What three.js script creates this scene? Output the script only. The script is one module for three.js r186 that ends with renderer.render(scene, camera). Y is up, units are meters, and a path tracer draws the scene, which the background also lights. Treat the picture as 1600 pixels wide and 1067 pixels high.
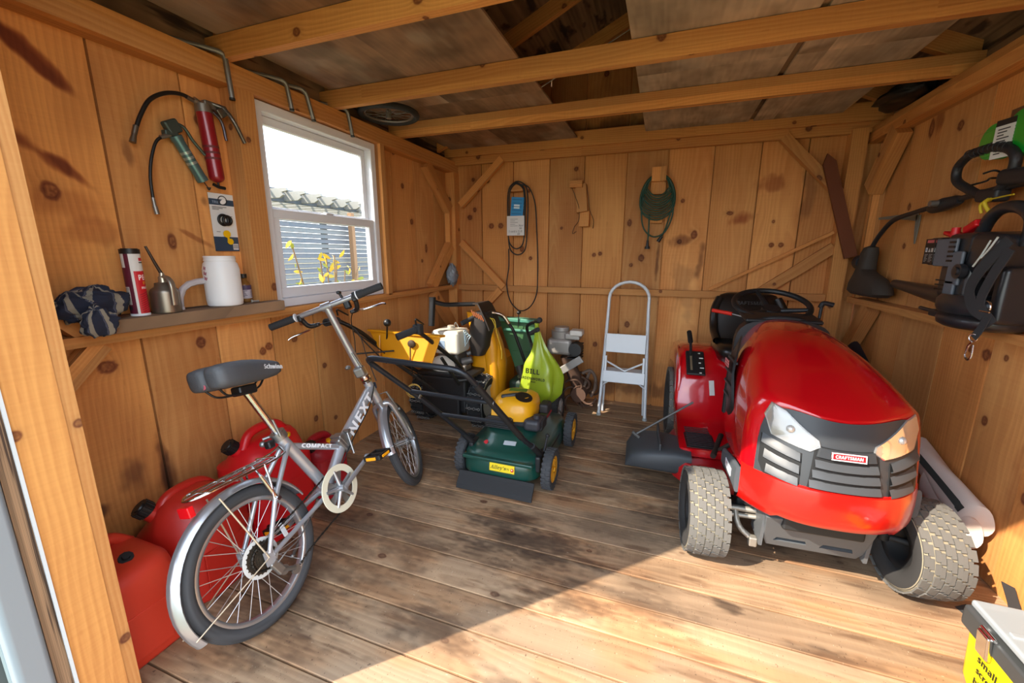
import * as THREE from 'three';
import { RoundedBoxGeometry } from 'three/addons/geometries/RoundedBoxGeometry.js';
import { FontLoader } from 'three/addons/loaders/FontLoader.js';
import { TextGeometry } from 'three/addons/geometries/TextGeometry.js';
import { mergeGeometries, mergeVertices, toCreasedNormals } from 'three/addons/utils/BufferGeometryUtils.js';

// ---------- camera, sky, sun, exposure ----------
const scene = new THREE.Scene();
const camera = new THREE.PerspectiveCamera(79.56, 1600 / 1067, 0.05, 300);
camera.position.set(0, 1.25, 0);
camera.rotation.set(-0.2084, 0.3488, 0.0009, 'YXZ');
const renderer = new THREE.WebGLRenderer({ antialias: true });
renderer.toneMapping = THREE.LinearToneMapping;
renderer.toneMappingExposure = 1.5;
renderer.shadowMap.enabled = true;
const sunDir = new THREE.Vector3(-0.83, 1, 0.812).normalize();     // towards the sun
// a pale, hazy sky with thin high cloud
{
  const W = 512, H = 256, d = new Uint8Array(W * H * 4), hs = (x, y, z) => { let h = Math.imul(x, 374761393) + Math.imul(y, 668265263) + Math.imul(z, 974634777) | 0; h = Math.imul(h ^ h >>> 13, 1274126177); return ((h ^ h >>> 16) >>> 0) / 4294967296; };
  const n3 = (x, y, z) => { const i = Math.floor(x), j = Math.floor(y), k = Math.floor(z), f = (t) => t * t * (3 - 2 * t), u = f(x - i), v = f(y - j), w = f(z - k); let r = 0; for (let q = 0; q < 8; q++) { const a = q & 1, b = q >> 1 & 1, c = q >> 2; r += hs(i + a, j + b, k + c) * (a ? u : 1 - u) * (b ? v : 1 - v) * (c ? w : 1 - w); } return r; };
  for (let j = 0; j < H; j++) for (let i = 0; i < W; i++) { const el = ((j + .5) / H - .5) * Math.PI, az = (i + .5) / W * 2 * Math.PI, x = Math.cos(el) * Math.cos(az), z = Math.cos(el) * Math.sin(az), y = Math.sin(el); const t = Math.max(0, y) ** .6;
    let c = 0, a = .5; for (let q = 0, s = 3; q < 4; q++, s *= 2.1, a *= .5) c += a * n3(x * s + 9, y * s * 2 + 5, z * s + 3); c = Math.min(1, Math.max(0, (c - .34) * 3.2));
    const col = [.90 - .26 * t, .93 - .15 * t, .97 - .03 * t].map(q => q + (.97 - q) * c * .8), k = (j * W + i) * 4; for (let q = 0; q < 3; q++) d[k + q] = (y < 0 ? [.62, .60, .52][q] : col[q]) * 255; d[k + 3] = 255; }
  const t = new THREE.DataTexture(d, W, H); t.mapping = THREE.EquirectangularReflectionMapping; t.colorSpace = THREE.SRGBColorSpace; t.magFilter = THREE.LinearFilter; t.needsUpdate = true; scene.background = scene.environment = t;
}
scene.backgroundIntensity = scene.environmentIntensity = 4.2;
const sun = new THREE.DirectionalLight(0xfff2e0, 7.6);
sun.target.position.set(0, 0, -2); sun.position.copy(sunDir).multiplyScalar(12).add(sun.target.position);
sun.castShadow = true;
Object.assign(sun.shadow.camera, { left: -6, right: 6, top: 6, bottom: -6, near: 0.5, far: 40 });
sun.shadow.mapSize.set(4096, 4096);
scene.add(sun, sun.target);

// ---------- helpers ----------
let seedState = 12345;
const rnd = (a = 1, b) => { seedState = (seedState * 1664525 + 1013904223) >>> 0; const t = seedState / 4294967296; return b === undefined ? t * a : a + t * (b - a); };
const PI = Math.PI, clamp = (x, a, b) => x < a ? a : x > b ? b : x, sstep = (a, b, x) => { x = clamp((x - a) / (b - a), 0, 1); return x * x * (3 - 2 * x); };
const V = (x, y, z) => new THREE.Vector3(x, y, z), A3 = (p) => Array.isArray(p) ? V(...p) : p;
function hsh(x, y, s) { let h = Math.imul(x, 374761393) + Math.imul(y, 668265263) + Math.imul(s, 974634777) | 0; h = Math.imul(h ^ h >>> 13, 1274126177); return ((h ^ h >>> 16) >>> 0) / 4294967296; }
function vn(x, y, s) { const i = Math.floor(x), j = Math.floor(y); let u = x - i, v = y - j; u = u * u * (3 - 2 * u); v = v * v * (3 - 2 * v);
  const a = hsh(i, j, s), b = hsh(i + 1, j, s), c = hsh(i, j + 1, s), d = hsh(i + 1, j + 1, s); return a + (b - a) * u + (c - a + (a - b - c + d) * u) * v; }
const fbm = (x, y, s, n = 3) => { let t = 0, a = .5, m = 0; for (let k = 0; k < n; k++) { t += a * vn(x, y, s + k * 17); m += a; a *= .5; x *= 2.03; y *= 2.03; } return t / m; };
function tex(w, h, fn, srgb = true) { const d = new Uint8Array(w * h * 4);
  for (let j = 0; j < h; j++) for (let i = 0; i < w; i++) { const c = fn(i, j), k = (j * w + i) * 4; d[k] = clamp(c[0] * 255, 0, 255); d[k + 1] = clamp(c[1] * 255, 0, 255); d[k + 2] = clamp(c[2] * 255, 0, 255); d[k + 3] = 255; }
  const t = new THREE.DataTexture(d, w, h); t.magFilter = THREE.LinearFilter; t.minFilter = THREE.LinearMipmapLinearFilter; t.generateMipmaps = true; t.wrapS = t.wrapT = THREE.RepeatWrapping; if (srgb) t.colorSpace = THREE.SRGBColorSpace; t.needsUpdate = true; return t; }
function canv(w, h, draw) { const c = document.createElement('canvas'); c.width = w; c.height = h; const x = c.getContext('2d'); draw(x, w, h); const t = new THREE.CanvasTexture(c); t.colorSpace = THREE.SRGBColorSpace; return t; }
const mcache = {};
function mat(color, rough = .6, metal = 0, extra) { const k = extra ? null : color + '|' + rough + '|' + metal; if (k && mcache[k]) return mcache[k];
  const m = new THREE.MeshPhysicalMaterial({ color, roughness: rough, metalness: metal, side: THREE.DoubleSide, ...extra }); if (k) mcache[k] = m; return m; }

function nz(g) { if (g.index) g = g.toNonIndexed(); if (!g.attributes.normal) g.computeVertexNormals();
  if (!g.attributes.uv) g.setAttribute('uv', new THREE.BufferAttribute(new Float32Array(g.attributes.position.count * 2), 2));
  for (const k of Object.keys(g.attributes)) if (!['position', 'normal', 'uv'].includes(k)) g.deleteAttribute(k); g.morphAttributes = {}; g.clearGroups(); return g; }
function tf(g, p, r, s) { const q = new THREE.Quaternion(); if (r) q.setFromEuler(new THREE.Euler(...r)); g.applyMatrix4(new THREE.Matrix4().compose(p ? A3(p) : V(0, 0, 0), q, s ? A3(s) : V(1, 1, 1))); return g; }
const box = (w, h, d, p, r) => tf(nz(new THREE.BoxGeometry(w, h, d)), p, r);
const rbox = (w, h, d, rad, p, r, seg = 2) => tf(nz(new RoundedBoxGeometry(w, h, d, seg, Math.min(rad, w / 2.01, h / 2.01, d / 2.01))), p, r);
const cyl = (r1, r2, h, p, r, seg = 20, open = false) => tf(nz(new THREE.CylinderGeometry(r1, r2, h, seg, 1, open)), p, r);
const sph = (r, p, s, a = 16, b = 12) => tf(nz(new THREE.SphereGeometry(r, a, b)), p, null, s);
const tor = (R, r, p, rot, a = 32, b = 10, arc = PI * 2) => tf(nz(new THREE.TorusGeometry(R, r, b, a, arc)), p, rot);
function bar(a, b, r1, r2 = r1, seg = 12) { a = A3(a); b = A3(b); const d = b.clone().sub(a), L = d.length(); const g = nz(new THREE.CylinderGeometry(r2, r1, L, seg));
  g.applyQuaternion(new THREE.Quaternion().setFromUnitVectors(V(0, 1, 0), d.normalize())); g.translate((a.x + b.x) / 2, (a.y + b.y) / 2, (a.z + b.z) / 2); return g; }
function beam(a, b, w, h, roll = 0) { a = A3(a); b = A3(b); const d = b.clone().sub(a), L = d.length(); const g = lumber(L, w, h); const m = new THREE.Matrix4(); d.normalize();
  let up = Math.abs(d.y) > .95 ? V(0, 0, 1) : V(0, 1, 0); const x = V(0, 0, 0).crossVectors(up, d).normalize(); const y = V(0, 0, 0).crossVectors(d, x);
  m.makeBasis(x, d, y.multiplyScalar(-1)).setPosition((a.x + b.x) / 2, (a.y + b.y) / 2, (a.z + b.z) / 2); if (roll) g.rotateY(roll); g.applyMatrix4(m); return g; }   // w sideways, h the other way
function tube(pts, r, o = {}) { const c = new THREE.CatmullRomCurve3(pts.map(A3), !!o.closed, o.type || 'centripetal', .5); return nz(new THREE.TubeGeometry(c, o.seg || pts.length * 6, r, o.rad || 8, !!o.closed)); }
function bend(pts, r, f = .03, o = {}) { pts = pts.map(A3); const path = new THREE.CurvePath(); let last = pts[0], n = 0;
  for (let i = 1; i < pts.length - 1; i++) { const a = pts[i - 1], b = pts[i], c = pts[i + 1]; const ff = Math.min(f, a.distanceTo(b) * .48, b.distanceTo(c) * .48);
    const p = b.clone().lerp(a, ff / a.distanceTo(b)), q = b.clone().lerp(c, ff / b.distanceTo(c)); path.add(new THREE.LineCurve3(last, p)); path.add(new THREE.QuadraticBezierCurve3(p, b, q)); last = q; }
  path.add(new THREE.LineCurve3(last, pts[pts.length - 1]));
  const P = []; for (const c of path.curves) { const k = c.isLineCurve3 ? 1 : 6; for (let i = 0; i < k; i++) P.push(c.getPoint(i / k)); } P.push(pts[pts.length - 1]); return sweep(P, r, o.rad || 10); }
function sweep(P, r, rad = 10) { // round bar through exact points
  const sec = []; let nrm = null; for (let i = 0; i < P.length; i++) { const t = P[Math.min(i + 1, P.length - 1)].clone().sub(P[Math.max(i - 1, 0)]).normalize();
    if (!nrm) nrm = (Math.abs(t.y) > .9 ? V(1, 0, 0) : V(0, 1, 0)); nrm = nrm.clone().addScaledVector(t, -nrm.dot(t)).normalize(); const bn = V(0, 0, 0).crossVectors(t, nrm); const ri = typeof r === 'function' ? r(i / (P.length - 1)) : r;
    sec.push(Array.from({ length: rad }, (_, k) => { const a = k / rad * PI * 2; return P[i].clone().addScaledVector(nrm, Math.cos(a) * ri).addScaledVector(bn, Math.sin(a) * ri); })); }
  return loft(sec, { crease: .9 }); }
const lathe = (pr, p, r, seg = 32, s) => tf(nz(new THREE.LatheGeometry(pr.map(q => new THREE.Vector2(...q)), seg)), p, r, s);
function shp(pts, holes) { const s = new THREE.Shape(pts.map(q => new THREE.Vector2(...q))); for (const h of holes || []) s.holes.push(new THREE.Path(h.map(q => new THREE.Vector2(...q)))); return s; }
function ext(pts, depth, o = {}) { const b = o.bevel || 0; const g = new THREE.ExtrudeGeometry(pts.isShape ? pts : shp(pts, o.holes), { depth: depth - 2 * b, bevelEnabled: b > 0, bevelSize: o.bs ?? b, bevelOffset: -(o.bs ?? b), bevelThickness: b, bevelSegments: o.bseg || 2, curveSegments: o.cs || 10 });
  g.translate(0, 0, -depth / 2 + b); return tf(nz(g), o.p, o.r); }
function loft(secs, o = {}) { const n = secs[0].length, P = [], U = []; const closed = o.closed !== false;
  const S = secs.map(s => s.map(A3)); const put = (a, b, c, ua, ub, uc) => { for (const v of [a, b, c]) P.push(v.x, v.y, v.z); U.push(...ua, ...ub, ...uc); };
  for (let i = 0; i < S.length - 1; i++) for (let j = 0; j < (closed ? n : n - 1); j++) { const k = (j + 1) % n, u0 = j / n, u1 = (j + 1) / n, v0 = i / (S.length - 1), v1 = (i + 1) / (S.length - 1);
    put(S[i][j], S[i][k], S[i + 1][k], [u0, v0], [u1, v0], [u1, v1]); put(S[i][j], S[i + 1][k], S[i + 1][j], [u0, v0], [u1, v1], [u0, v1]); }
  if (closed && o.caps !== false) for (const [s, f] of [[S[0], 1], [S[S.length - 1], 0]]) { const c = V(0, 0, 0); s.forEach(v => c.add(v)); c.divideScalar(n); for (let j = 0; j < n; j++) { const k = (j + 1) % n; f ? put(c, s[k], s[j], [.5, .5], [1, 0], [0, 0]) : put(c, s[j], s[k], [.5, .5], [0, 0], [1, 0]); } }
  let g = new THREE.BufferGeometry(); g.setAttribute('position', new THREE.Float32BufferAttribute(P, 3)); g.setAttribute('uv', new THREE.Float32BufferAttribute(U, 2));
  g = toCreasedNormals(g, o.crease ?? .7); return nz(g); }
// superellipse ring: centre, two half sizes, exponent, plane axes
function ring(c, a, b, e = 2.5, n = 28, ax = 'xz') { const out = []; for (let i = 0; i < n; i++) { const t = i / n * PI * 2, ct = Math.cos(t), st = Math.sin(t); const u = Math.sign(ct) * Math.abs(ct) ** (2 / e) * a, v = Math.sign(st) * Math.abs(st) ** (2 / e) * b;
  out.push(ax === 'xz' ? V(c[0] + u, c[1], c[2] + v) : ax === 'xy' ? V(c[0] + u, c[1] + v, c[2]) : V(c[0], c[1] + u, c[2] + v)); } return out; }
// a sawn piece: length along y, grain texture coordinates in metres
function lumber(L, w, d) { const g = nz(new THREE.BoxGeometry(w, L, d)); const P = g.attributes.position, N = g.attributes.normal, U = g.attributes.uv, ou = rnd(), ov = rnd();
  for (let i = 0; i < P.count; i++) { const x = P.getX(i), y = P.getY(i), z = P.getZ(i); let a = Math.abs(N.getX(i)) > .5 ? z + .3 : x; let v = y; if (Math.abs(N.getY(i)) > .5) { a = x; v = z * .3; } U.setXY(i, ou + a / .6, ov + v / 2.4); } return g; }
const font = await new FontLoader().loadAsync('fonts/droid/droid_sans_bold.typeface.json');
// raised lettering centred on the origin in the xy plane
function letters(t, size, depth = .0012, sx = 1) { const g = new TextGeometry(t, { font, size, depth, curveSegments: 3 }); g.computeBoundingBox(); const b = g.boundingBox; g.translate(-(b.max.x + b.min.x) / 2, -(b.max.y + b.min.y) / 2, 0); g.scale(sx, 1, 1); return nz(g); }
const used = {};
const numbered = (n) => { const k = used[n] = (used[n] ?? -1) + 1; return k ? n + '_' + String(k).padStart(3, '0') : n; };
function mesh(name, geoms, m, parent = scene) { const list = [].concat(geoms); const g = list.length > 1 ? mergeGeometries(list) : list[0]; const o = new THREE.Mesh(g, m); o.name = parent === scene ? numbered(name) : name; o.castShadow = o.receiveShadow = true; parent.add(o); return o; }
function tag(o, label, category, group) { o.userData.label = label; o.userData.category = category; if (group) o.userData.group = group; return o; }
function thing(name, label, category, p = [0, 0, 0], ry = 0, group) { const o = new THREE.Group(); o.name = numbered(name); o.position.set(...p); o.rotation.y = ry; tag(o, label, category, group); scene.add(o); return o; }
function struct(name) { const o = new THREE.Group(); o.name = name; o.userData.kind = 'structure'; scene.add(o); return o; }

// ---------- materials ----------
// one sawn board: a across (m), v along (m)
function wood(a, v, B) { const s = B.s; let r = a - B.p, q = B.c + B.t * v + (vn(v * 1.1, 3, s) - .5) * .05; let kn = 0, core = 0, rim = 0;
  for (const k of B.k) { const dx = a - k[0], dy = (v - k[1]) / (k[3] || 1.25), e = Math.sqrt(dx * dx + dy * dy), R = k[2]; if (e > R * 5) continue; const g = Math.exp(-e * e / (R * R * 3)); q += R * 1.4 * g; r += dx * g * .6; const ee = e + (vn(dx * 90, dy * 90, s) - .5) * R * .3; core = Math.max(core, sstep(R, R * .75, ee)); rim = Math.max(rim, Math.exp(-(((ee - R) / (R * .22)) ** 2))); kn = Math.max(kn, g); }
  const rr = Math.sqrt(r * r + q * q) * B.f + vn(a * 8, v * 2.5, s + 5) * 1.6 + vn(a * 26, v * 6, s + 6) * .7; const ph = rr - Math.floor(rr); let g = sstep(0, .72, ph) * (1 - sstep(.8, 1, ph));
  const fib = vn(a * 420, v * 7, s + 9) - .5, tone = fbm(a * 5, v * 1.3, s + 21, 3) - .5, saw = vn(a * 4, v * 260, s + 31) - .5, fl = vn(a * 160, v * 18, s + 40);
  let t = g * B.g + fib * .16 + tone * B.b + saw * .09; const fleck = sstep(.86, .97, fl) * .16;
  const C = B.C, D = B.D, out = [0, 0, 0]; const ks = core * (.28 + .4 * vn(a * 160, v * 160, s)) + rim * .62;
  for (let i = 0; i < 3; i++) { let x = C[i] + (D[i] - C[i]) * clamp(t + fleck + .25, 0, 1.4); x *= 1 - clamp(ks, 0, .9) * [.5, .68, .78][i] - kn * .12; out[i] = x; } return out; }
const mixc = (o, c, t) => { for (let i = 0; i < 3; i++) o[i] += (c[i] - o[i]) * t; return o; };
const mulc = (o, c, t) => { for (let i = 0; i < 3; i++) o[i] *= 1 + (c[i] - 1) * t; return o; };
const pineC = [.885, .635, .365], pineD = [.70, .425, .205];
function boardSpec(s, o = {}) { const h = (k) => hsh(s, k, 77); const d = .865 + h(1) * .2, w = (h(2) - .5) * .05; return { s, p: (h(3) - .2) * .3, c: .02 + h(4) * .08, t: (h(5) - .5) * .06, f: 30 + h(6) * 40, g: o.g ?? .2, b: o.b ?? 1.0, k: o.k || [], C: pineC.map((c, i) => c * d + (i === 0 ? w : i === 2 ? -w : 0)), D: pineD.map(c => c * d) }; }
// a whole wall: board edges across (m), knots and stains in wall coordinates, spans (m)
function wallTex(W, H, x0, y0, w, h, edges, knots, stains, seed) { const B = []; for (let i = 0; i < edges.length - 1; i++) { const k = knots.filter(q => q[0] > edges[i] && q[0] < edges[i + 1]); const n = Math.floor(hsh(i, seed, 5) * 2.4); for (let j = 0; j < n; j++) k.push([edges[i] + (edges[i + 1] - edges[i]) * (.12 + .76 * hsh(i, j, seed)), y0 + h * hsh(j, i, seed + 3), .007 + .012 * hsh(i, j, seed + 9), 1.2]); const sp = boardSpec(seed * 31 + i, { k }); sp.p += (edges[i] + edges[i + 1]) / 2 - .1; B.push(sp); }
  const col = new Int32Array(W); for (let i = 0; i < W; i++) { const a = x0 + (i + .5) / W * w; let b = 0; while (b < B.length - 1 && a > edges[b + 1]) b++; col[i] = b; }
  return tex(W, H, (i, j) => { const a = x0 + (i + .5) / W * w, v = y0 + (j + .5) / H * h; const b = B[col[i]]; const c = wood(a, v, b);
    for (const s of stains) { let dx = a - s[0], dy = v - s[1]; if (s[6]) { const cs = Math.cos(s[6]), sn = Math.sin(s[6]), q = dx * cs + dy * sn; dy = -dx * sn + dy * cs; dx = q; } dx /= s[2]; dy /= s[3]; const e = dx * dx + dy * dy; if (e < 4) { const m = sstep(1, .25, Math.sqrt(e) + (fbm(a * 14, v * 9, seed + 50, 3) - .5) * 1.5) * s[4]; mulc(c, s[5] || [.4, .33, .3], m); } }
    const dirt = sstep(.58, .9, fbm(a * 3.2, v * 1.7, seed + 90, 4)) * .22; mulc(c, [.72, .66, .6], dirt); return c; }); }
const lumberTex = [0, 1].map(q => { const sp = [0, 1, 2, 3].map(i => boardSpec(500 + q * 10 + i, { g: .26, b: .6, k: [0, 1, 2, 3].map(j => [.15 * i + .03 + .09 * hsh(i, j, q + 1), 2.4 * (j + hsh(j, i, q + 2)) / 4, .006 + .009 * hsh(i, j, 4), 1.15]) })); sp.forEach((s, i) => { s.p += .15 * i; s.f *= 1.6; }); return tex(320, 1280, (i, j) => { const a = (i + .5) / 320 * .6, v = (j + .5) / 1280 * 2.4; const c = wood(a, v, sp[Math.floor(a / .15)]); return [c[0] * 1.0, c[1] * 1.0, c[2] * .98]; }); });
const M = {};
M.lum = lumberTex.map(t => new THREE.MeshStandardMaterial({ map: t, roughness: .78 }));
const lum = () => M.lum[Math.floor(rnd(2))];
M.ply = [[.53, .405, .305, 3], [.70, .62, .53, 8]].map(([r, g, b, s]) => new THREE.MeshStandardMaterial({ roughness: .85, map: tex(512, 1024, (i, j) => { const a = i / 512 * 1.2, v = j / 1024 * 2.4; const t = (fbm(a * 2.5, v * 1.2, s, 4) - .5) * .5 + (vn(a * 90, v * 10, s + 4) - .5) * .12 + (fbm(a * 9, v * 9, s + 8, 3) - .5) * .36; const p = sstep(.6, .75, fbm(a * 4 + 3, v * 2, s + 30, 4)) * .4, q = sstep(.56, .75, fbm(a * 3 + 7, v * 3, s + 60, 4)) * .42; const c = [r * (1 + t), g * (1 + t), b * (1 + t)]; mixc(c, [.72, .68, .62], p); return mulc(c, [.5, .45, .4], q); }) }));
M.old = new THREE.MeshStandardMaterial({ roughness: .9, map: tex(256, 512, (i, j) => { const a = i / 256 * .6, v = j / 512 * 1.2; const t = (vn(a * 90, v * 3, 7) - .5) * .35 + (fbm(a * 8, v * 3, 9, 4) - .5) * .6; const c = [.50 * (1 + t), .39 * (1 + t), .29 * (1 + t)]; return mulc(c, [.35, .3, .3], sstep(.6, .75, fbm(a * 12, v * 6, 33, 4)) * .8); }) });
M.chrome = mat(0xd8d8d8, .18, 1); M.steel = mat(0x9a9a98, .42, .9); M.dark = mat(0x222222, .55); M.black = mat(0x141414, .45); M.rubber = mat(0x2b2b2c, .85); M.silver = mat(0xb4b6ba, .32, .75, { clearcoat: .5, clearcoatRoughness: .2 });
M.gal = mat(0x8d8c88, .5, .8); M.white = mat(0xe9e9ea, .45); M.rust = mat(0x5b4335, .85, .2);
// ---------- the shed ----------
const XL = -1.87, XR = 1.27, ZB = -3.5, ZF = -0.6, XC = -0.3, SL = 0.45;      // inner faces of the boards, ridge, roof slope
const roofY = (x) => 2.1 + SL * ((XC - XL) - Math.abs(x - XC));
const uvXY = (g, fu, fv) => { const P = g.attributes.position, U = g.attributes.uv; for (let i = 0; i < P.count; i++) U.setXY(i, fu(P.getX(i), P.getY(i), P.getZ(i)), fv(P.getX(i), P.getY(i), P.getZ(i))); return g; };
// floor: each plank a mesh, one grain-and-stain map laid out in floor metres
{
  const floor = struct('floor'); const z0 = -3.56, z1 = -0.30, n = 22, pitch = (z1 - z0) / n, sp = [];
  for (let i = 0; i < n; i++) { const s = boardSpec(900 + i, { g: .35, b: .8, k: [0, 1, 2].map(j => [0, 0, 0, 1]) }); s.k = [0, 1].map(j => [pitch * (.15 + .7 * hsh(i, j, 41)), 3.2 * hsh(i, j, 42),   .005 + .006 * hsh(i, j, 43), 1.6]); s.p = pitch * (hsh(i, 2, 44) * 1.4 - .2); const d = .9 + .2 * hsh(i, 9, 45); s.C = [.71 * d, .59 * d, .455 * d]; s.D = [.51 * d, .395 * d, .29 * d]; sp.push(s); }
  // oil and dirt where the photograph shows it: x, z, rx, rz, amount
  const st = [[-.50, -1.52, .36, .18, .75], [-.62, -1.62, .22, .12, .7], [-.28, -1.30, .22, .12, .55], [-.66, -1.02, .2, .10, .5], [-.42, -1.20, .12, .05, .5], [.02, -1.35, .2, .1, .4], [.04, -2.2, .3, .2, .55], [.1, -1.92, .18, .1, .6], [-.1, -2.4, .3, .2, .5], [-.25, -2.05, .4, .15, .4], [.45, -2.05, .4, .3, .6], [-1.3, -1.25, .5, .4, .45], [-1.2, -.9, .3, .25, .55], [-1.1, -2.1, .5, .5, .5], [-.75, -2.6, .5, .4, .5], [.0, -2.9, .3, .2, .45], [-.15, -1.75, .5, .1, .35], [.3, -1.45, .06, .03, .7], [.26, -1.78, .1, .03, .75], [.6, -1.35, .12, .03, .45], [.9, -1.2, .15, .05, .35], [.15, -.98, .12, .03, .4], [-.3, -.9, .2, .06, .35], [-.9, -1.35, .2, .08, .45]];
  const W = 2048, H = 1536, T = tex(W, H, (i, j) => { const x = XL + (i + .5) / W * 3.14, z = z0 + (j + .5) / H * (z1 - z0); const b = clamp(Math.floor((z - z0) / pitch), 0, n - 1); const a = z - z0 - b * pitch; const c = wood(a, x - XL, sp[b]);
    const gray = sstep(.35, .7, fbm(x * 1.5, z * 3 + b * 5, 61, 4)); mixc(c, [.56, .475, .385], gray * .5);
    let m = sstep(.56, .82, fbm(x * 2.2, z * 4, 71, 4)) * .35; const nn = fbm(x * 9, z * 26, 75, 5) - .5 + (vn(x * 40, z * 90, 77) - .5) * .35;
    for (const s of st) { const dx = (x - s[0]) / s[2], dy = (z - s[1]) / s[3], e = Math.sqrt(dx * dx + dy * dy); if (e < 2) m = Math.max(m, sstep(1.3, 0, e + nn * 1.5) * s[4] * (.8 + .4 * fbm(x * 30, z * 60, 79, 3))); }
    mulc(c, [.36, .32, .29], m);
    const om = sstep(.5, .75, fbm(x * 3 + 8, z * 9 + b * 3, 88, 4)) * .5; mulc(c, [1.04, .9, .76], om); mulc(c, [.6, .52, .45], sstep(.62, .8, fbm(x * 5 + 3, z * 30, 92, 4)) * .5);
    const sp1 = vn(x * 240, z * 240, 81); if (sp1 > .955) mulc(c, [.45, .4, .38], .7); if (vn(x * 170, z * 170, 84) > .975) mixc(c, [.85, .8, .72], .5);
    const e = Math.min(a, pitch - a); if (e < .007) mixc(c, [.72, .52, .34], .45 * (1 - e / .007)); return c; });
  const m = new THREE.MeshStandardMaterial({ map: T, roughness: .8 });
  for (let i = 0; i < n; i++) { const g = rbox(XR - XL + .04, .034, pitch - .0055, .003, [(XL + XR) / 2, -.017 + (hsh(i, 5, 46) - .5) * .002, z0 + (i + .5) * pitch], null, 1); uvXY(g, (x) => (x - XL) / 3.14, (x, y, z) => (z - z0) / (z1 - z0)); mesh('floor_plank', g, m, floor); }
  for (let i = 0; i < 6; i++) mesh('floor_joist', box(.05, .1, 3.1, [XL + .1 + i * .58, -.09, -2]), M.lum[0], floor);
}
const studD = .089;
// walls
const zl = (a) => a;   // readability
function wallBoards(parent, edges, H0, H1, place, map) { for (let i = 0; i < edges.length - 1; i++) { const a0 = edges[i] + .0025, a1 = edges[i + 1] - .0025; const g = place(a0, a1, i); mesh('board', g, map, parent); } }
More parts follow.
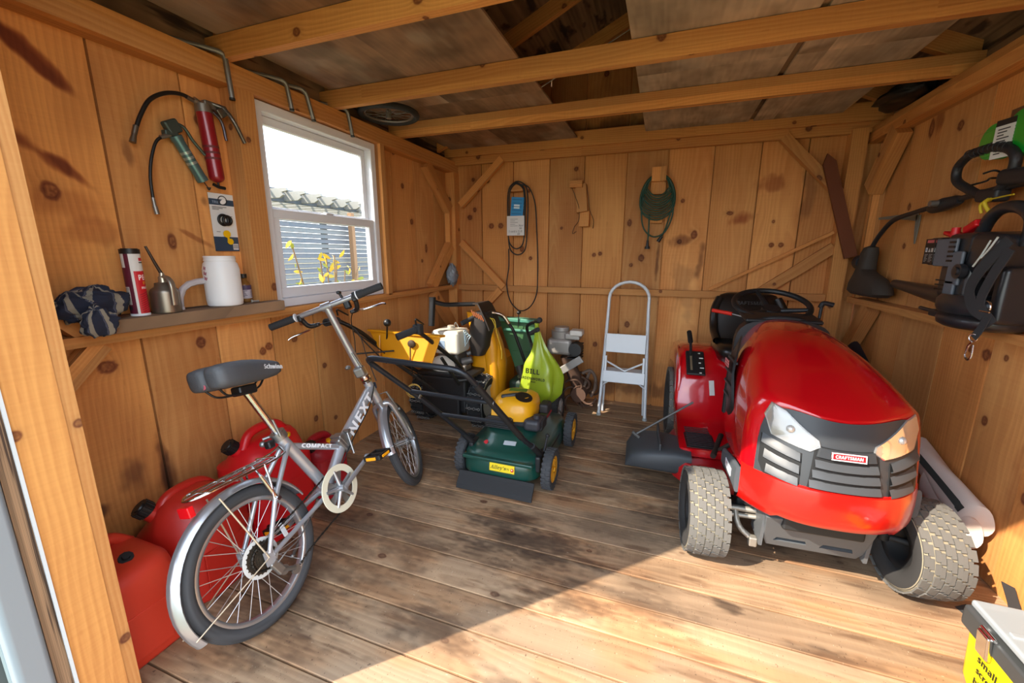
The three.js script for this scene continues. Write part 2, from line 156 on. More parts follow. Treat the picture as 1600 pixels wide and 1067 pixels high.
// left wall: across = -z
const wl = struct('wall_left'), wb = struct('wall_back'), wr = struct('wall_right'), wf = struct('wall_front');
{
  const E = [.46, .71, .965, 1.25, 1.53, 1.8, 2.09, 2.39, 2.62, 2.9, 3.2, 3.524];
  // knots (across, up, radius)
  const K = [[.80, 1.45, .02, 1.3], [.63, 1.35, .02, 1.2], [1.13, 1.30, .013, 2], [1.31, 1.8, .018, 1.2], [1.50, .79, .017, 1], [1.42, .66, .017, 1.2], [1.66, .8, .016, 1], [1.72, .89, .016, 1.4], [1.85, .6, .014, 1], [2.75, 1.75, .016, 1], [2.85, 1.5, .018, 1], [3.05, 1.3, .015, 2], [.85, .85, .025, .8], [1.9, .25, .012, 1], [1.75, .3, .012, 1.3], [2.98, 1.2, .012, 1]];
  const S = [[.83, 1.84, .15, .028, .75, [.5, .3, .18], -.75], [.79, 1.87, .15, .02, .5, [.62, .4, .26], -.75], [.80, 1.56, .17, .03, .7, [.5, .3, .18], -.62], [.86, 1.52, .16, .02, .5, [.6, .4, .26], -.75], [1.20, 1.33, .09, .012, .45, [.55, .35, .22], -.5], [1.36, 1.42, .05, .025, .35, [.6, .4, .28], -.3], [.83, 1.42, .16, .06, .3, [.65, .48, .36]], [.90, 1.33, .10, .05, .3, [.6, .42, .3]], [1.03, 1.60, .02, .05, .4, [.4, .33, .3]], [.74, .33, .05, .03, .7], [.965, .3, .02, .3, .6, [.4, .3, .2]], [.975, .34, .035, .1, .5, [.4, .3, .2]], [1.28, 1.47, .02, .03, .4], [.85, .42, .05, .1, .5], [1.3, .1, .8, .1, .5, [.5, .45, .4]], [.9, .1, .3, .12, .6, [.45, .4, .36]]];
  const T = wallTex(1536, 1088, .45, 0, 3.05, 2.1, E, K, S, 3); const m = new THREE.MeshStandardMaterial({ map: T, roughness: .8 });
  const uv = (g) => uvXY(g, (x, y, z) => (-z - .45) / 3.05, (x, y) => y / 2.1);
  const wz0 = 1.515, wz1 = 2.395, wy0 = .965, wy1 = 1.965;        // window opening
  for (let i = 0; i < E.length - 1; i++) { const a0 = E[i] + .0035, a1 = E[i + 1] - .0035, t = .022, x = XL - t / 2 + (hsh(i, 1, 8) - .5) * .004;
    const seg = (b0, b1, y0, y1) => { if (b1 - b0 > .01) mesh('board', uv(box(t, y1 - y0, b1 - b0, [x, (y0 + y1) / 2, -(b0 + b1) / 2])), m, wl); };
    if (a1 < wz0 || a0 > wz1) seg(a0, a1, 0, 2.05); else { seg(a0, a1, 0, wy0); seg(a0, a1, wy1, 2.05); if (a0 < wz0) seg(a0, wz0, wy0, wy1); if (a1 > wz1) seg(wz1, a1, wy0, wy1); }
    if (i) { if (E[i] < wz0 || E[i] > wz1) mesh('batten', box(.02, 2.06, .06, [XL - .033, 1.03, -E[i]]), M.lum[1], wl); else { mesh('batten', box(.02, wy0, .06, [XL - .033, wy0 / 2, -E[i]]), M.lum[1], wl); } } }
  const fx = XL + studD / 2 - .004;
  mesh('top_plate', beam([fx, 2.0, -.46], [fx, 2.0, -3.5], studD, .089), M.lum[0], wl);
  mesh('corner_post', beam([fx, 0, -.505], [fx, 1.955, -.505], .089, studD), M.lum[1], wl);
  mesh('corner_post', beam([fx + .004, 0, -3.455], [fx + .004, 1.955, -3.455], studD, studD), M.lum[1], wl);
  mesh('girt', beam([fx, .966, -.55], [fx, .966, -3.41], studD, .036), M.lum[0], wl);
  mesh('stud', beam([fx, .975, -1.4625], [fx, 1.955, -1.4625], studD + .004, .095), M.lum[0], wl);
  mesh('stud', beam([fx, .975, -2.42], [fx, 1.955, -2.42], studD, .042), M.lum[1], wl);
  mesh('corner_strip', beam([fx - .01, 1.28, -3.385], [fx - .01, 1.66, -3.385], .05, .04), M.lum[1], wl);
  mesh('brace', beam([fx + .0, 1.955, -3.02], [fx + .0, 1.64, -3.37], .06, .085, 0), M.lum[0], wl);
  mesh('brace', beam([fx, .985, -3.04], [fx, 1.33, -3.38], .06, .085), M.lum[1], wl);
  mesh('brace', beam([fx + .01, 1.24, -.555], [fx + .01, .985, -.78], .05, .05), M.lum[0], wl);
  mesh('brace', beam([fx, .945, -.82], [fx, .68, -.56], .05, .06), M.lum[1], wl);
  mesh('brace', beam([fx, .93, -3.06], [fx, .6, -3.39], .06, .085), M.lum[1], wl);
  mesh('header', beam([fx, 1.962, -1.51], [fx, 1.962, -2.4], studD - .006, .012), M.lum[1], wl);
}
// back wall
{
  const E = [-1.87, -1.56, -1.26, -.94, -.65, -.32, -.02, .29, .59, .87, 1.08, 1.27];
  const K = [[-1.68, 1.58, .02, 1], [-1.50, 1.88, .015, 1], [-1.64, 1.9, .014, 1], [-1.47, 1.5, .02, 1], [-1.38, 1.5, .02, 1], [-1.18, 1.3, .016, 1.4], [-1.1, 1.22, .014, 1], [-.72, 1.93, .015, 1], [-1.12, 1.78, .012, 1], [-.83, 1.47, .01, 1], [-.55, 1.25, .014, 1], [-.5, 1.26, .014, 1], [-.28, 1.5, .014, 1.6], [-.25, 1.17, .012, 1], [.2, 1.4, .02, 1.3], [.1, 1.65, .012, 1], [.43, 1.55, .02, .6], [.72, 1.32, .014, 1], [.78, 1.32, .014, 1], [.1, 1.35, .014, 1]];
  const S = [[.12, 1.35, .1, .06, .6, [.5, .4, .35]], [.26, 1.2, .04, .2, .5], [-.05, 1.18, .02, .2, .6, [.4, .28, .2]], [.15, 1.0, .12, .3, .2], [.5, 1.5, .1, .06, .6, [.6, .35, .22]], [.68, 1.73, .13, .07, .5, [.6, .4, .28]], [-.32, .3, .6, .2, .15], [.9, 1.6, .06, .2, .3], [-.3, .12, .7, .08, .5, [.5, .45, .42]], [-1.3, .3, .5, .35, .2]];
  const T = wallTex(1536, 1088, -1.87, 0, 3.14, 2.1, E, K, S, 5); const m = new THREE.MeshStandardMaterial({ map: T, roughness: .82 });
  for (let i = 0; i < E.length - 1; i++) { const a0 = E[i] + .0045, a1 = E[i + 1] - .0045; const pts = [[a0, 0], [a1, 0], [a1, roofY(a1) + .08]]; if (a0 < XC && a1 > XC) pts.push([XC, roofY(XC) + .08]); pts.push([a0, roofY(a0) + .08]);
    mesh('board', uvXY(ext(pts, .022, { p: [0, 0, ZB - .011 + (hsh(i, 1, 6) - .5) * .005] }), (x) => (x - XL) / 3.14, (x, y) => y / 2.1), m, wb);
    if (i) mesh('batten', box(.06, roofY(E[i]) + .05, .02, [E[i], (roofY(E[i]) + .05) / 2, ZB - .035]), M.lum[1], wb); }
  const fz = ZB + studD / 2 - .004, x0 = XL + .09, x1 = XR - .09;
  mesh('back_plate', beam([XL, 2.06, fz], [XR, 2.06, fz], .036, studD), M.lum[0], wb);
  mesh('girt', beam([x0, .956, fz], [1.08, .956, fz], .036, studD - .04), M.lum[1], wb);
  mesh('corner_post', beam([1.12, 0, fz], [1.12, 2.04, fz], studD, .089), M.lum[0], wb);
  const br = (a, b, w = .04, h = .06) => mesh('brace', beam([a[0], a[1], fz + .015], [b[0], b[1], fz + .015], w, h), lum(), wb);
  br([-1.34, 2.04], [-1.74, 1.68]); br([-1.74, 1.36], [-1.33, .965]); br([-1.36, .945], [-1.74, .56]);
  br([.70, 2.03], [1.07, 1.64], .05, .06); br([.66, .97], [1.08, 1.30], .03, .07);
}
// right wall: across = -z
{
  const E = [.46, .8, 1.08, 1.35, 1.62, 1.9, 2.18, 2.5, 2.86, 3.13, 3.34, 3.524];
  const K = [[1.75, .45, .018, 1.3], [1.86, .4, .014, 1.3], [2.7, 1.85, .02, 1], [2.63, 1.5, .03, .8], [2.2, .85, .02, 1], [2.3, .86, .016, 1], [2.95, 1.9, .02, 2], [2.45, 1.75, .014, 2], [3.0, 1.3, .014, 1], [2.1, .86, .01, 1]];
  const T = wallTex(1024, 720, .5, 0, 3.0, 2.1, E, K, [[2.9, 1.95, .05, .12, .5, [.5, .35, .25]], [1.85, .4, .12, .2, .3, [.6, .42, .3]]], 7); const m = new THREE.MeshStandardMaterial({ map: T, roughness: .8 });
  for (let i = 0; i < E.length - 1; i++) { const a0 = E[i] + .0035, a1 = E[i + 1] - .0035; mesh('board', uvXY(box(.022, 2.05, a1 - a0, [XR + .011 + (hsh(i, 1, 9) - .5) * .004, 1.025, -(a0 + a1) / 2]), (x, y, z) => (-z - .5) / 3, (x, y) => y / 2.1), m, wr); if (i) mesh('batten', box(.02, 2.05, .06, [XR + .033, 1.025, -E[i]]), M.lum[1], wr); }
  const fx = XR - studD / 2 + .004;
  mesh('top_plate', beam([fx, 2.0, -.46], [fx, 2.0, -3.5], studD, .089), M.lum[1], wr);
  mesh('girt', beam([fx, .958, -.55], [fx, .958, -3.4], studD, .036), M.lum[0], wr);
  mesh('corner_post', beam([fx, 0, -.505], [fx, 1.955, -.505], .089, studD), M.lum[0], wr);
  mesh('stud', beam([fx + .012, .976, -3.37], [fx + .012, 1.66, -3.37], .06, .05), M.lum[1], wr);
  mesh('brace', beam([fx - .01, 1.96, -3.14], [fx - .01, 1.66, -3.38], .07, .12), M.lum[0], wr);
  mesh('brace', beam([fx, .94, -3.14], [fx, .62, -3.38], .06, .10), M.lum[1], wr);
}
// front wall with the wide doorway; only its left jamb is in view
{
  const zf = -.445, JL = -1.29, JR = .70, HY = 2.12;
  mesh('header', beam([XL, HY + .045, zf], [XR, HY + .045, zf], .089, studD), M.lum[0], wf);
  for (const [x, s] of [[JL, -1], [JR, 1]]) { mesh('jamb_post', beam([x + s * .0445, 0, zf], [x + s * .0445, HY, zf], .089, .089), M.lum[0], wf); mesh('jamb_strip', beam([x + s * .022, 0, zf - .058], [x + s * .022, HY, zf - .058], .038, .028), M.lum[1], wf); }
  const n = 11, w = (XR - XL) / n; for (let i = 0; i < n; i++) { const a0 = XL + i * w + .003, a1 = XL + (i + 1) * w - .003, mid = (a0 + a1) / 2; const y0 = mid < JL || mid > JR ? 0 : HY + .001, c0 = Math.max(a0, y0 ? XL : a0), pts = [[c0, y0], [a1, y0], [a1, roofY(a1) + .089]]; if (a0 < XC && a1 > XC) pts.push([XC, roofY(XC) + .089]); pts.push([a0, roofY(a0) + .089]); mesh('board', ext(pts, .022, { p: [0, 0, -.389] }), M.lum[1], wf); }
  // layers outside the left jamb post: sheathing edge, metal trim, door stop
  mesh('sheathing_edge', box(.13, 2.1, .028, [JL - .067, 1.05, -.386]), M.old, wf);
  const tr = mat(0x8b949c, .45, .3), lt = mat(0xc3c7ca, .5);
  mesh('metal_trim', [rbox(.06, 2.12, .056, .012, [JL - .018, 1.06, -.342])], tr, wf); mesh('trim_lip', [box(.004, 2.1, .006, [JL + .003, 1.05, -.400])], lt, wf);
}
// roof and ceiling framing
const ce = struct('ceiling');
{
  for (const z of [-.76, -1.38, -2.0, -2.62]) mesh('joist', beam([XL, 2.045 + .0445, z - .019], [XR, 2.045 + .0445, z - .019], .038, .089, PI / 2 * 0), z === -2.0 ? M.lum[0] : M.lum[1], ce);
  mesh('joist', beam([XL, 2.078 + .055, -3.432], [XR, 2.078 + .055, -3.432], .038, .11), M.lum[0], ce);
  for (const z of [-.75, -1.44, -2.06, -2.68, -3.30]) for (const s of [-1, 1]) { const xe = XC + s * 1.72; mesh('rafter', beam([xe, roofY(xe) + .045, z], [XC, roofY(XC) + .045, z], .038, .089), lum(), ce); }
  for (const s of [-1, 1]) for (let i = 0; i < 7; i++) { const d0 = 1.72 - i * .246, d1 = d0 - .242, xa = XC + s * d0, xb = XC + s * d1; mesh('roof_board', uvXY(box(.276, .018, 3.35, [(xa + xb) / 2, (roofY(xa) + roofY(xb)) / 2 + .1, -1.975], [0, 0, -s * Math.atan(SL)]), (x, y, z) => x / .6 + i * .3, (x, y, z) => z / 1.2), M.old, ce); }
  mesh('ridge_board', box(.03, .16, 3.3, [XC, roofY(XC) + .06, -2.0]), M.lum[1], ce); for (const s of [-1, 1]) mesh('ridge_cap', box(.16, .012, 3.36, [XC + s * .07, roofY(XC) + .105, -1.975], [0, 0, -s * Math.atan(SL)]), M.old, ce);
  for (const x of [XL - .011, XR + .011]) mesh('eave_board', box(.022, .2, 3.12, [x, 2.15, -1.97]), M.old, ce);
  const sheet = (x0, x1, z0, z1, m, y = 2.137) => { const g = box(x1 - x0, .011, z1 - z0, [(x0 + x1) / 2, y + .0055, (z0 + z1) / 2]); const o = rnd(); uvXY(g, (x, yy, z) => (x - x0) / 1.2 + o, (x, yy, z) => z / 2.4); return mesh('plywood_sheet', g, m, ce); };
  sheet(-1.80, -.70, -3.40, -.98, M.ply[0]); sheet(-.195, .47, -3.40, -.98, M.ply[1]); sheet(.50, 1.0, -3.40, -.98, M.ply[1]);
  mesh('sheet_strip', beam([.485, 2.158, -3.4], [.485, 2.158, -.98], .09, .018), M.old, ce);
}
// window in the left wall
{
  const w = struct('window_1'); const vin = mat(0xdfe0e4, .35), x = XL + .012, z0 = -1.525, z1 = -2.385, y0 = .985, y1 = 1.95, ym = 1.445;
  const rail = (name, ya, yb, za, zb, xx, d) => mesh(name, rbox(d, yb - ya, Math.abs(zb - za), .006, [xx, (ya + yb) / 2, (za + zb) / 2]), vin, w);
  rail('frame_bottom', y0, y0 + .045, z0, z1, x, .085); rail('frame_top', y1 - .045, y1, z0, z1, x, .085); rail('frame_side', y0, y1, z0, z0 - .045, x, .084); rail('frame_side', y0, y1, z1 + .045, z1, x, .084);
  const za = z0 - .045, zb = z1 + .045;
  rail('upper_sash_rail', y1 - .085, y1 - .045, za, zb, x - .022, .03); rail('upper_sash_stile', ym, y1 - .045, zb + .035, zb, x - .022, .0265); rail('upper_sash_stile', ym, y1 - .045, za, za - .035, x - .022, .0265); rail('meeting_rail', ym - .005, ym + .04, za, zb, x - .022, .031);
  rail('lower_sash_rail', y0 + .045, y0 + .1, za, zb, x + .015, .032); rail('lower_sash_rail', ym - .02, ym + .028, za, zb, x + .015, .034); rail('lower_sash_stile', y0 + .045, ym, zb + .045, zb, x + .015, .0285); rail('lower_sash_stile', y0 + .045, ym, za, za - .045, x + .015, .0285);
  rail('sash_lock', ym + .028, ym + .04, -1.93, -1.99, x + .015, .03); 
  const glass = new THREE.MeshPhysicalMaterial({ color: 0xffffff, transmission: 1, thickness: 0, roughness: .02, ior: 1.5 });
  mesh('pane', box(.004, y1 - .08 - ym, za - zb - .05, [x - .022, (y1 - .08 + ym + .03) / 2, (za + zb) / 2]), glass, w); mesh('pane', box(.004, ym - y0 - .1, za - zb - .07, [x + .015, (ym + y0 + .08) / 2, (za + zb) / 2]), glass, w);
}
// the door leaf swung open outside the left jamb
{
  const d = struct('door_1'); const grey = mat(0x8f9a98, .6), H = 2.1;
  for (let i = 0; i < 6; i++) { const g = box(.146, H, .022, [-.08 - i * .15, H / 2 + .02, 0]); g.rotateY(-.35); g.translate(-1.30, 0, -.318); mesh('board', g, grey, d); }
  for (const y of [.35, 1.75]) { const g = box(.86, .12, .022, [-.46, y, .023]); g.rotateY(-.35); g.translate(-1.30, 0, -.318); mesh('rail', g, mat(0x3c4140, .6), d); }
}
// ---------- folding bicycle, leaning on its stand ----------
{
  const bike = thing('folding_bicycle', 'silver folding bicycle with small wheels and mudguards leaning on its stand', 'bicycle', [-1.183, 0.001, -.8505]);
  const hd = -.04, ln = .262, d = V(Math.sin(hd), 0, -Math.cos(hd)), side = V(Math.cos(hd), 0, Math.sin(hd)), up = V(0, Math.cos(ln), 0).addScaledVector(side, -Math.sin(ln)), nn = side.clone().multiplyScalar(Math.cos(ln)).add(V(0, Math.sin(ln), 0));
  bike.quaternion.setFromRotationMatrix(new THREE.Matrix4().makeBasis(d, up, nn));
  const R = .24, sv = M.silver, frameM = mat(0xb4b6ba, .32, .55, { clearcoat: .6, clearcoatRoughness: .15 });
  const steer = new THREE.Matrix4().makeTranslation(.818, .538, 0).multiply(new THREE.Matrix4().makeRotationAxis(V(-.281, .96, 0).normalize(), .40)).multiply(new THREE.Matrix4().makeTranslation(-.818, -.538, 0));
  const S = (list) => [].concat(list).map(g => g.applyMatrix4(steer)), I = (l) => l;
  const tyreT = tex(64, 64, (i, j) => { const t = .17 + .06 * vn(i / 3, j / 3, 4) + .05 * fbm(i / 20, j / 20, 6); return [t, t, t * 1.02]; });
  const tyreM = new THREE.MeshStandardMaterial({ map: tyreT, roughness: .8 });
  function fender(cx, cy, a0, a1, w, Rf) { const sec = []; const N = 30; for (let i = 0; i <= N; i++) { const a = a0 + (a1 - a0) * i / N, s = []; for (let k = 0; k <= 10; k++) { const t = -1 + k / 5, rr = Rf - .016 * t * t * 1.0; s.push([rr, w * t]); } for (let k = 10; k >= 0; k--) { const t = -1 + k / 5, rr = Rf - .003 - .016 * t * t; s.push([rr, w * t * .93]); } sec.push(s.map(([r, z]) => V(cx + r * Math.cos(a), cy + r * Math.sin(a), z))); } return loft(sec); }
  function wheel(name, cx, X, rear) {
    const c = [cx, R, 0]; const prof = [[.186, -.010], [.186, .010], [.193, .0135], [.207, .0135], [.204, .009], [.204, -.009], [.207, -.0135], [.193, -.0135], [.186, -.010]];
    const rim = mesh(name, X([lathe(prof, c, [PI / 2, 0, 0], 64), cyl(.017, .017, .075, c, [PI / 2, 0, 0]), cyl(.026, .026, .004, [cx, R, .026], [PI / 2, 0, 0]), cyl(.026, .026, .004, [cx, R, -.026], [PI / 2, 0, 0]), cyl(.006, .006, .12, c, [PI / 2, 0, 0])]), mat(0xb9bbbd, .35, .85), bike);
    mesh('tire', X([tor(R - .0225, .0225, c, null, 72, 14), tor(R - .004, .006, [cx, R, 0], null, 72, 6), tor(R - .006, .005, [cx, R, .008], null, 72, 6), tor(R - .006, .005, [cx, R, -.008], null, 72, 6)]), tyreM, rim);
    const sp = []; for (let i = 0; i < 28; i++) { const a = i / 28 * PI * 2, z = i % 2 ? .026 : -.026, b = a + (i % 4 < 2 ? .9 : -.9); sp.push(bar([cx + .024 * Math.cos(b), R + .024 * Math.sin(b), z], [cx + .19 * Math.cos(a), R + .19 * Math.sin(a), 0], .0013, .0013, 5)); } mesh('spokes', X(sp), mat(0xd6d6d4, .3, .8), rim);
    mesh('wheel_reflector', X([rbox(.055, .018, .006, .003, [cx + .125, R + .02, .0], [0, 0, -1.4])]), mat(0xe6e8ea, .25), rim);
    if (rear) { const cs = []; for (let k = 0; k < 6; k++) { const r = .052 - k * .006; cs.push(cyl(r, r, .003, [cx, R, .03 + k * .0042], [PI / 2, 0, 0], 28)); for (let t = 0; t < 24; t++) cs.push(box(.004, .004, .002, [cx + (r + .001) * Math.cos(t / 24 * PI * 2), R + (r + .001) * Math.sin(t / 24 * PI * 2), .03 + k * .0042])); } mesh('cassette', cs, mat(0x51483d, .5, .8), rim); mesh('spoke_guard', lathe([[.05, 0], [.066, 0], [.066, .002], [.05, .002]], [cx, R, .027], [PI / 2, 0, 0], 36), mat(0xc9c8c2, .4), rim); }
    return rim; }
  wheel('rear_wheel', 0, I, true); wheel('front_wheel', .935, S, false);
  // frame
  mesh('frame', [bar([.80, .60, 0], [.505, .425, 0], .025, .026, 20), bar([.50, .415, 0], [.362, .29, 0], .023, .022, 18), bar([.236, .57, 0], [.352, .315, 0], .021, .022, 18), bar([.236, .57, 0], [.226, .595, 0], .023, .023, 16), bar([.25, .535, 0], [.478, .425, 0], .0135, .0135, 14),
    bar([.785, .645, 0], [.822, .52, 0], .022, .022, 18), cyl(.024, .024, .075, [.362, .285, 0], [PI / 2, 0, 0]),
    ...[-1, 1].flatMap(s => [bar([.345, .283, s * .028], [.02, .238, s * .062], .0095, .008), bar([.243, .545, s * .016], [.10, .40, s * .05], .0095, .0085), bar([.10, .40, s * .05], [.008, .25, s * .064], .0085, .008), box(.035, .05, .005, [.004, .238, s * .065])])], frameM, bike);
  mesh('frame_hinge', [rbox(.055, .085, .058, .01, [.512, .43, 0], [0, 0, .5]), rbox(.02, .10, .062, .005, [.512, .43, 0], [0, 0, .5]), bar([.53, .47, .03], [.52, .37, .042], .005), cyl(.009, .009, .03, [.53, .475, .03], [PI / 2, 0, 0])], M.steel, bike);
  mesh('seat_post', [bar([.233, .58, 0], [.157, .80, 0], .0138, .0138, 18)], M.chrome, bike);
  mesh('seat_clamp', [bar([.225, .605, 0], [.235, .575, 0], .027, .027, 18), bar([.235, .592, -.02], [.195, .592, -.045], .006), bar([.212, .59, .03], [.20, .66, .032], .006, .004), sph(.012, [.19, .575, -.045])], M.steel, bike);
  mesh('reflector', [rbox(.03, .03, .03, .008, [.19, .57, -.01])], M.black, bike);
  // saddle
  { const lobe = (sg) => loft([[.030, .042, .022, .895, .842], [.036, .044, .036, .906, .832], [.06, .044, .04, .910, .826], [.10, .040, .04, .909, .82], [.15, .030, .036, .905, .815], [.20, .018, .033, .897, .812], [.25, .010, .029, .885, .811], [.29, .005, .027, .873, .812], [.312, .002, .022, .864, .818], [.322, 0, .010, .85, .828]].map(([u, c, w, t, q]) => ring([u, (t + q) / 2, sg * c], (t - q) / 2, w, 3, 24, 'yz')), { crease: 1.1 });
    const sd = mesh('saddle', [lobe(1), lobe(-1)], new THREE.MeshPhysicalMaterial({ color: 0x4c4d50, roughness: .6, bumpMap: tex(64, 64, (i, j) => { const t = ((i % 8 < 2) || (j % 8 < 2)) ? .3 : .8; return [t, t, t]; }, false), bumpScale: .0006 }), bike);
    mesh('rails', [-1, 1].map(s => tube([[.05, .832, s * .034], [.075, .80, s * .028], [.15, .788, s * .022], [.2, .792, s * .02], [.235, .818, s * .015]], .0038)), M.black, sd); mesh('saddle_clamp', [rbox(.07, .035, .05, .008, [.158, .796, 0], [0, 0, -.1])], M.black, sd);
    mesh('lettering', [tf(letters('Schwinn', .017, .0015), [.272, .85, .0345], [-.1, .2, -.2]).applyMatrix4(new THREE.Matrix4())], mat(0xd8d8d8, .5), sd); mesh('badge', [cyl(.009, .009, .003, [.0375, .846, -.015], [0, 0, PI / 2])], mat(0xc2606e, .5), sd); }
  // mudguards
  mesh('rear_mudguard', [fender(0, R, .42, 3.62, .027, .264)], sv, bike);
  { const f = mesh('front_mudguard', S(fender(.935, R, 1.25, 3.05, .026, .262)), sv, bike); mesh('mudguard_stay', S([bar([.935, R, .06], [.685, .30, .028], .0022), bar([.935, R, -.06], [.685, .30, -.028], .0022), bar([.685, .30, -.028], [.685, .30, .028], .0022)]), M.chrome, f); }
  mesh('mudguard_stay', [-1, 1].flatMap(s => [bar([.0, R, s * .068], [-.06, .497, s * .03], .003), bar([0, R, s * .068], [-.245, .155, s * .03], .0022)]), mat(0xc8b9a0, .4, .6), bike);
  // rear carrier
  { const c = mesh('luggage_rack', [bend([[.20, .53, .04], [.16, .525, .05], [-.10, .535, .055], [-.145, .53, .0], [-.10, .535, -.055], [.16, .525, -.05], [.20, .53, -.04]], .0042, .04), ...[-.02, .02].map(z => bar([.16, .527, z], [-.125, .534, z], .0032)), bar([.15, .535, -.05], [.15, .535, .05], .0035), bar([-.0, .525, -.054], [-.0, .525, .054], .0035), bar([-.085, .533, -.055], [-.085, .533, .055], .0035), bend([[.1, .53, .052], [.1, .47, .055], [.09, .40, .058]], .004, .03), bend([[.1, .53, -.052], [.1, .47, -.055], [.09, .40, -.058]], .004, .03), bar([.20, .53, .04], [.215, .55, 0], .004), bar([.20, .53, -.04], [.215, .55, 0], .004)], M.chrome, bike);
    mesh('red_reflector', [rbox(.02, .035, .05, .004, [-.14, .50, .0])], mat(0xd01018, .3), c).userData.label = 'red reflector'; }
  // brakes
  mesh('rear_brake', [-1, 1].flatMap(s => [bar([.10, .405, s * .055], [.075, .50, s * .05], .007, .006), bar([.075, .50, s * .05], [.08, .535, s * .02], .004), rbox(.045, .012, .012, .004, [.115, .43, s * .035], [0, 0, -.8]), cyl(.008, .008, .02, [.10, .40, s * .06], [PI / 2, 0, 0])]), M.chrome, bike);
  // fork, head, mast, bar
  const fk = mesh('fork', S([bar([.82, .525, 0], [.842, .485, 0], .02, .02), ...[-1, 1].flatMap(s => [tube([[.838, .497, s * .012], [.85, .486, s * .040], [.868, .43, s * .05], [.905, .31, s * .055], [.935, .24, s * .056]], .0125, { rad: 10, seg: 24 }), cyl(.009, .009, .012, [.935, .24, s * .066], [PI / 2, 0, 0])])]), sv, bike);
  mesh('front_brake', S([-1, 1].flatMap(s => [bar([.90, .44, s * .055], [.868, .545, s * .045], .007, .006), rbox(.045, .012, .012, .004, [.89, .44, s * .034], [0, 0, -.6]), cyl(.008, .008, .02, [.895, .43, s * .06], [PI / 2, 0, 0])]).concat([bar([.868, .545, -.045], [.868, .545, .045], .002)])), M.steel, fk);
  mesh('headset', S([bar([.778, .668, 0], [.782, .655, 0], .026, .026), bar([.784, .648, 0], [.788, .636, 0], .026, .023), bar([.770, .69, 0], [.779, .66, 0], .017, .017)]), M.chrome, bike);
  const mast = mesh('handlebar_mast', S([bar([.768, .695, 0], [.672, 1.04, 0], .0185, .0165, 20), bar([.775, .675, 0], [.762, .715, 0], .024, .024, 18)]), sv, bike);
  mesh('mast_latch', S([rbox(.045, .05, .05, .01, [.745, .70, 0], [0, 0, .27]), bar([.735, .72, .02], [.72, .80, .01], .005), sph(.013, [.70, .74, -.03], [1.6, .8, 1])]), M.gal, mast);
  const hb = mesh('handlebar', S([bar([.672, 1.045, -.27], [.672, 1.045, .27], .0125, .0125, 16), cyl(.019, .019, .045, [.672, 1.045, 0], [PI / 2, 0, 0])]), sv, bike);
  for (const s of [-1, 1]) {
    const gr = []; gr.push(bar([.672, 1.045, s * .16], [.672, 1.045, s * .278], .0165, .017, 16)); if (s > 0) gr.push(bar([.672, 1.045, .135], [.672, 1.045, .185], .021, .0185, 16)); for (let k = 0; k < 9; k++) gr.push(cyl(.0175, .0175, .003, [.672, 1.045, s * (.175 + k * .011)], [PI / 2, 0, 0], 14)); mesh('grip', S(gr), M.rubber, hb); mesh('grip_ring', S(cyl(.0205, .0205, .005, [.672, 1.045, s * .152], [PI / 2, 0, 0])), M.white, hb);
    mesh('brake_bracket', S([rbox(.034, .03, .02, .006, [.675, 1.035, s * .135]), bend([[.68, 1.03, s * .135], [.70, .99, s * .125], [.72, .985, s * .10]], .011, .02), rbox(.03, .018, .04, .006, [.72, .985, s * .10])]), M.black, hb);
    mesh('brake_lever', S(tube([[.715, .985, s * .115], [.735, .978, s * .14], [.74, .975, s * .19], [.728, .972, s * .235], [.722, .966, s * .25]], .0048)), M.chrome, hb); }
  mesh('shifter', S([rbox(.03, .04, .03, .008, [.685, 1.02, .09]), bar([.675, 1.05, .085], [.67, 1.085, .08], .006), rbox(.03, .014, .016, .004, [.668, 1.085, .08])]), M.black, hb);
  mesh('cables', [...S([tube([[.72, .985, -.09], [.78, .97, -.02], [.82, .90, .04], [.84, .75, .03], [.83, .62, .03]], .0025), tube([[.72, .985, .09], [.77, .95, .05], [.80, .86, .02], [.81, .7, -.03], [.86, .55, -.02]], .0025)]), tube([[.80, .62, .03], [.72, .53, .032], [.55, .43, .035], [.40, .31, .02]], .0025)], M.black, hb);
  mesh('front_reflector', [rbox(.02, .035, .035, .006, [.845, .60, -.02])], mat(0x2a3a58, .3), bike);
  // drive
  { const cx = .366, cy = .285, zz = .06; const holes = Array.from({ length: 5 }, (_, k) => { const a0 = k / 5 * PI * 2 + .2, a1 = a0 + .86, P = []; for (let i = 0; i <= 6; i++) P.push([.072 * Math.cos(a0 + (a1 - a0) * i / 6), .072 * Math.sin(a0 + (a1 - a0) * i / 6)]); for (let i = 6; i >= 0; i--) P.push([.03 * Math.cos(a0 + .12 + (a1 - a0 - .24) * i / 6), .03 * Math.sin(a0 + .12 + (a1 - a0 - .24) * i / 6)]); return P; });
    const circ = (r, n = 48) => Array.from({ length: n }, (_, i) => [r * Math.cos(i / n * PI * 2), r * Math.sin(i / n * PI * 2)]);
    const cr = mesh('chain_guard', ext(circ(.098), .005, { bevel: .0015, holes: [circ(.070).reverse()], p: [cx, cy, zz + .006] }), mat(0xd9d3ba, .5), bike);
    const tooth = Array.from({ length: 88 }, (_, i) => { const r = i % 2 ? .090 : .084; return [r * Math.cos(i / 88 * PI * 2), r * Math.sin(i / 88 * PI * 2)]; });
    mesh('chainring', ext(tooth, .004, { holes, p: [cx, cy, zz] }), M.gal, cr);
    mesh('crank_spider', [...[0, 1, 2, 3, 4].map(k => { const a = k / 5 * PI * 2 + 1.66; return bar([cx, cy, zz + .01], [cx + .078 * Math.cos(a), cy + .078 * Math.sin(a), zz + .006], .009, .006); }), cyl(.016, .016, .05, [cx, cy, zz + .01], [PI / 2, 0, 0])], M.silver, cr);
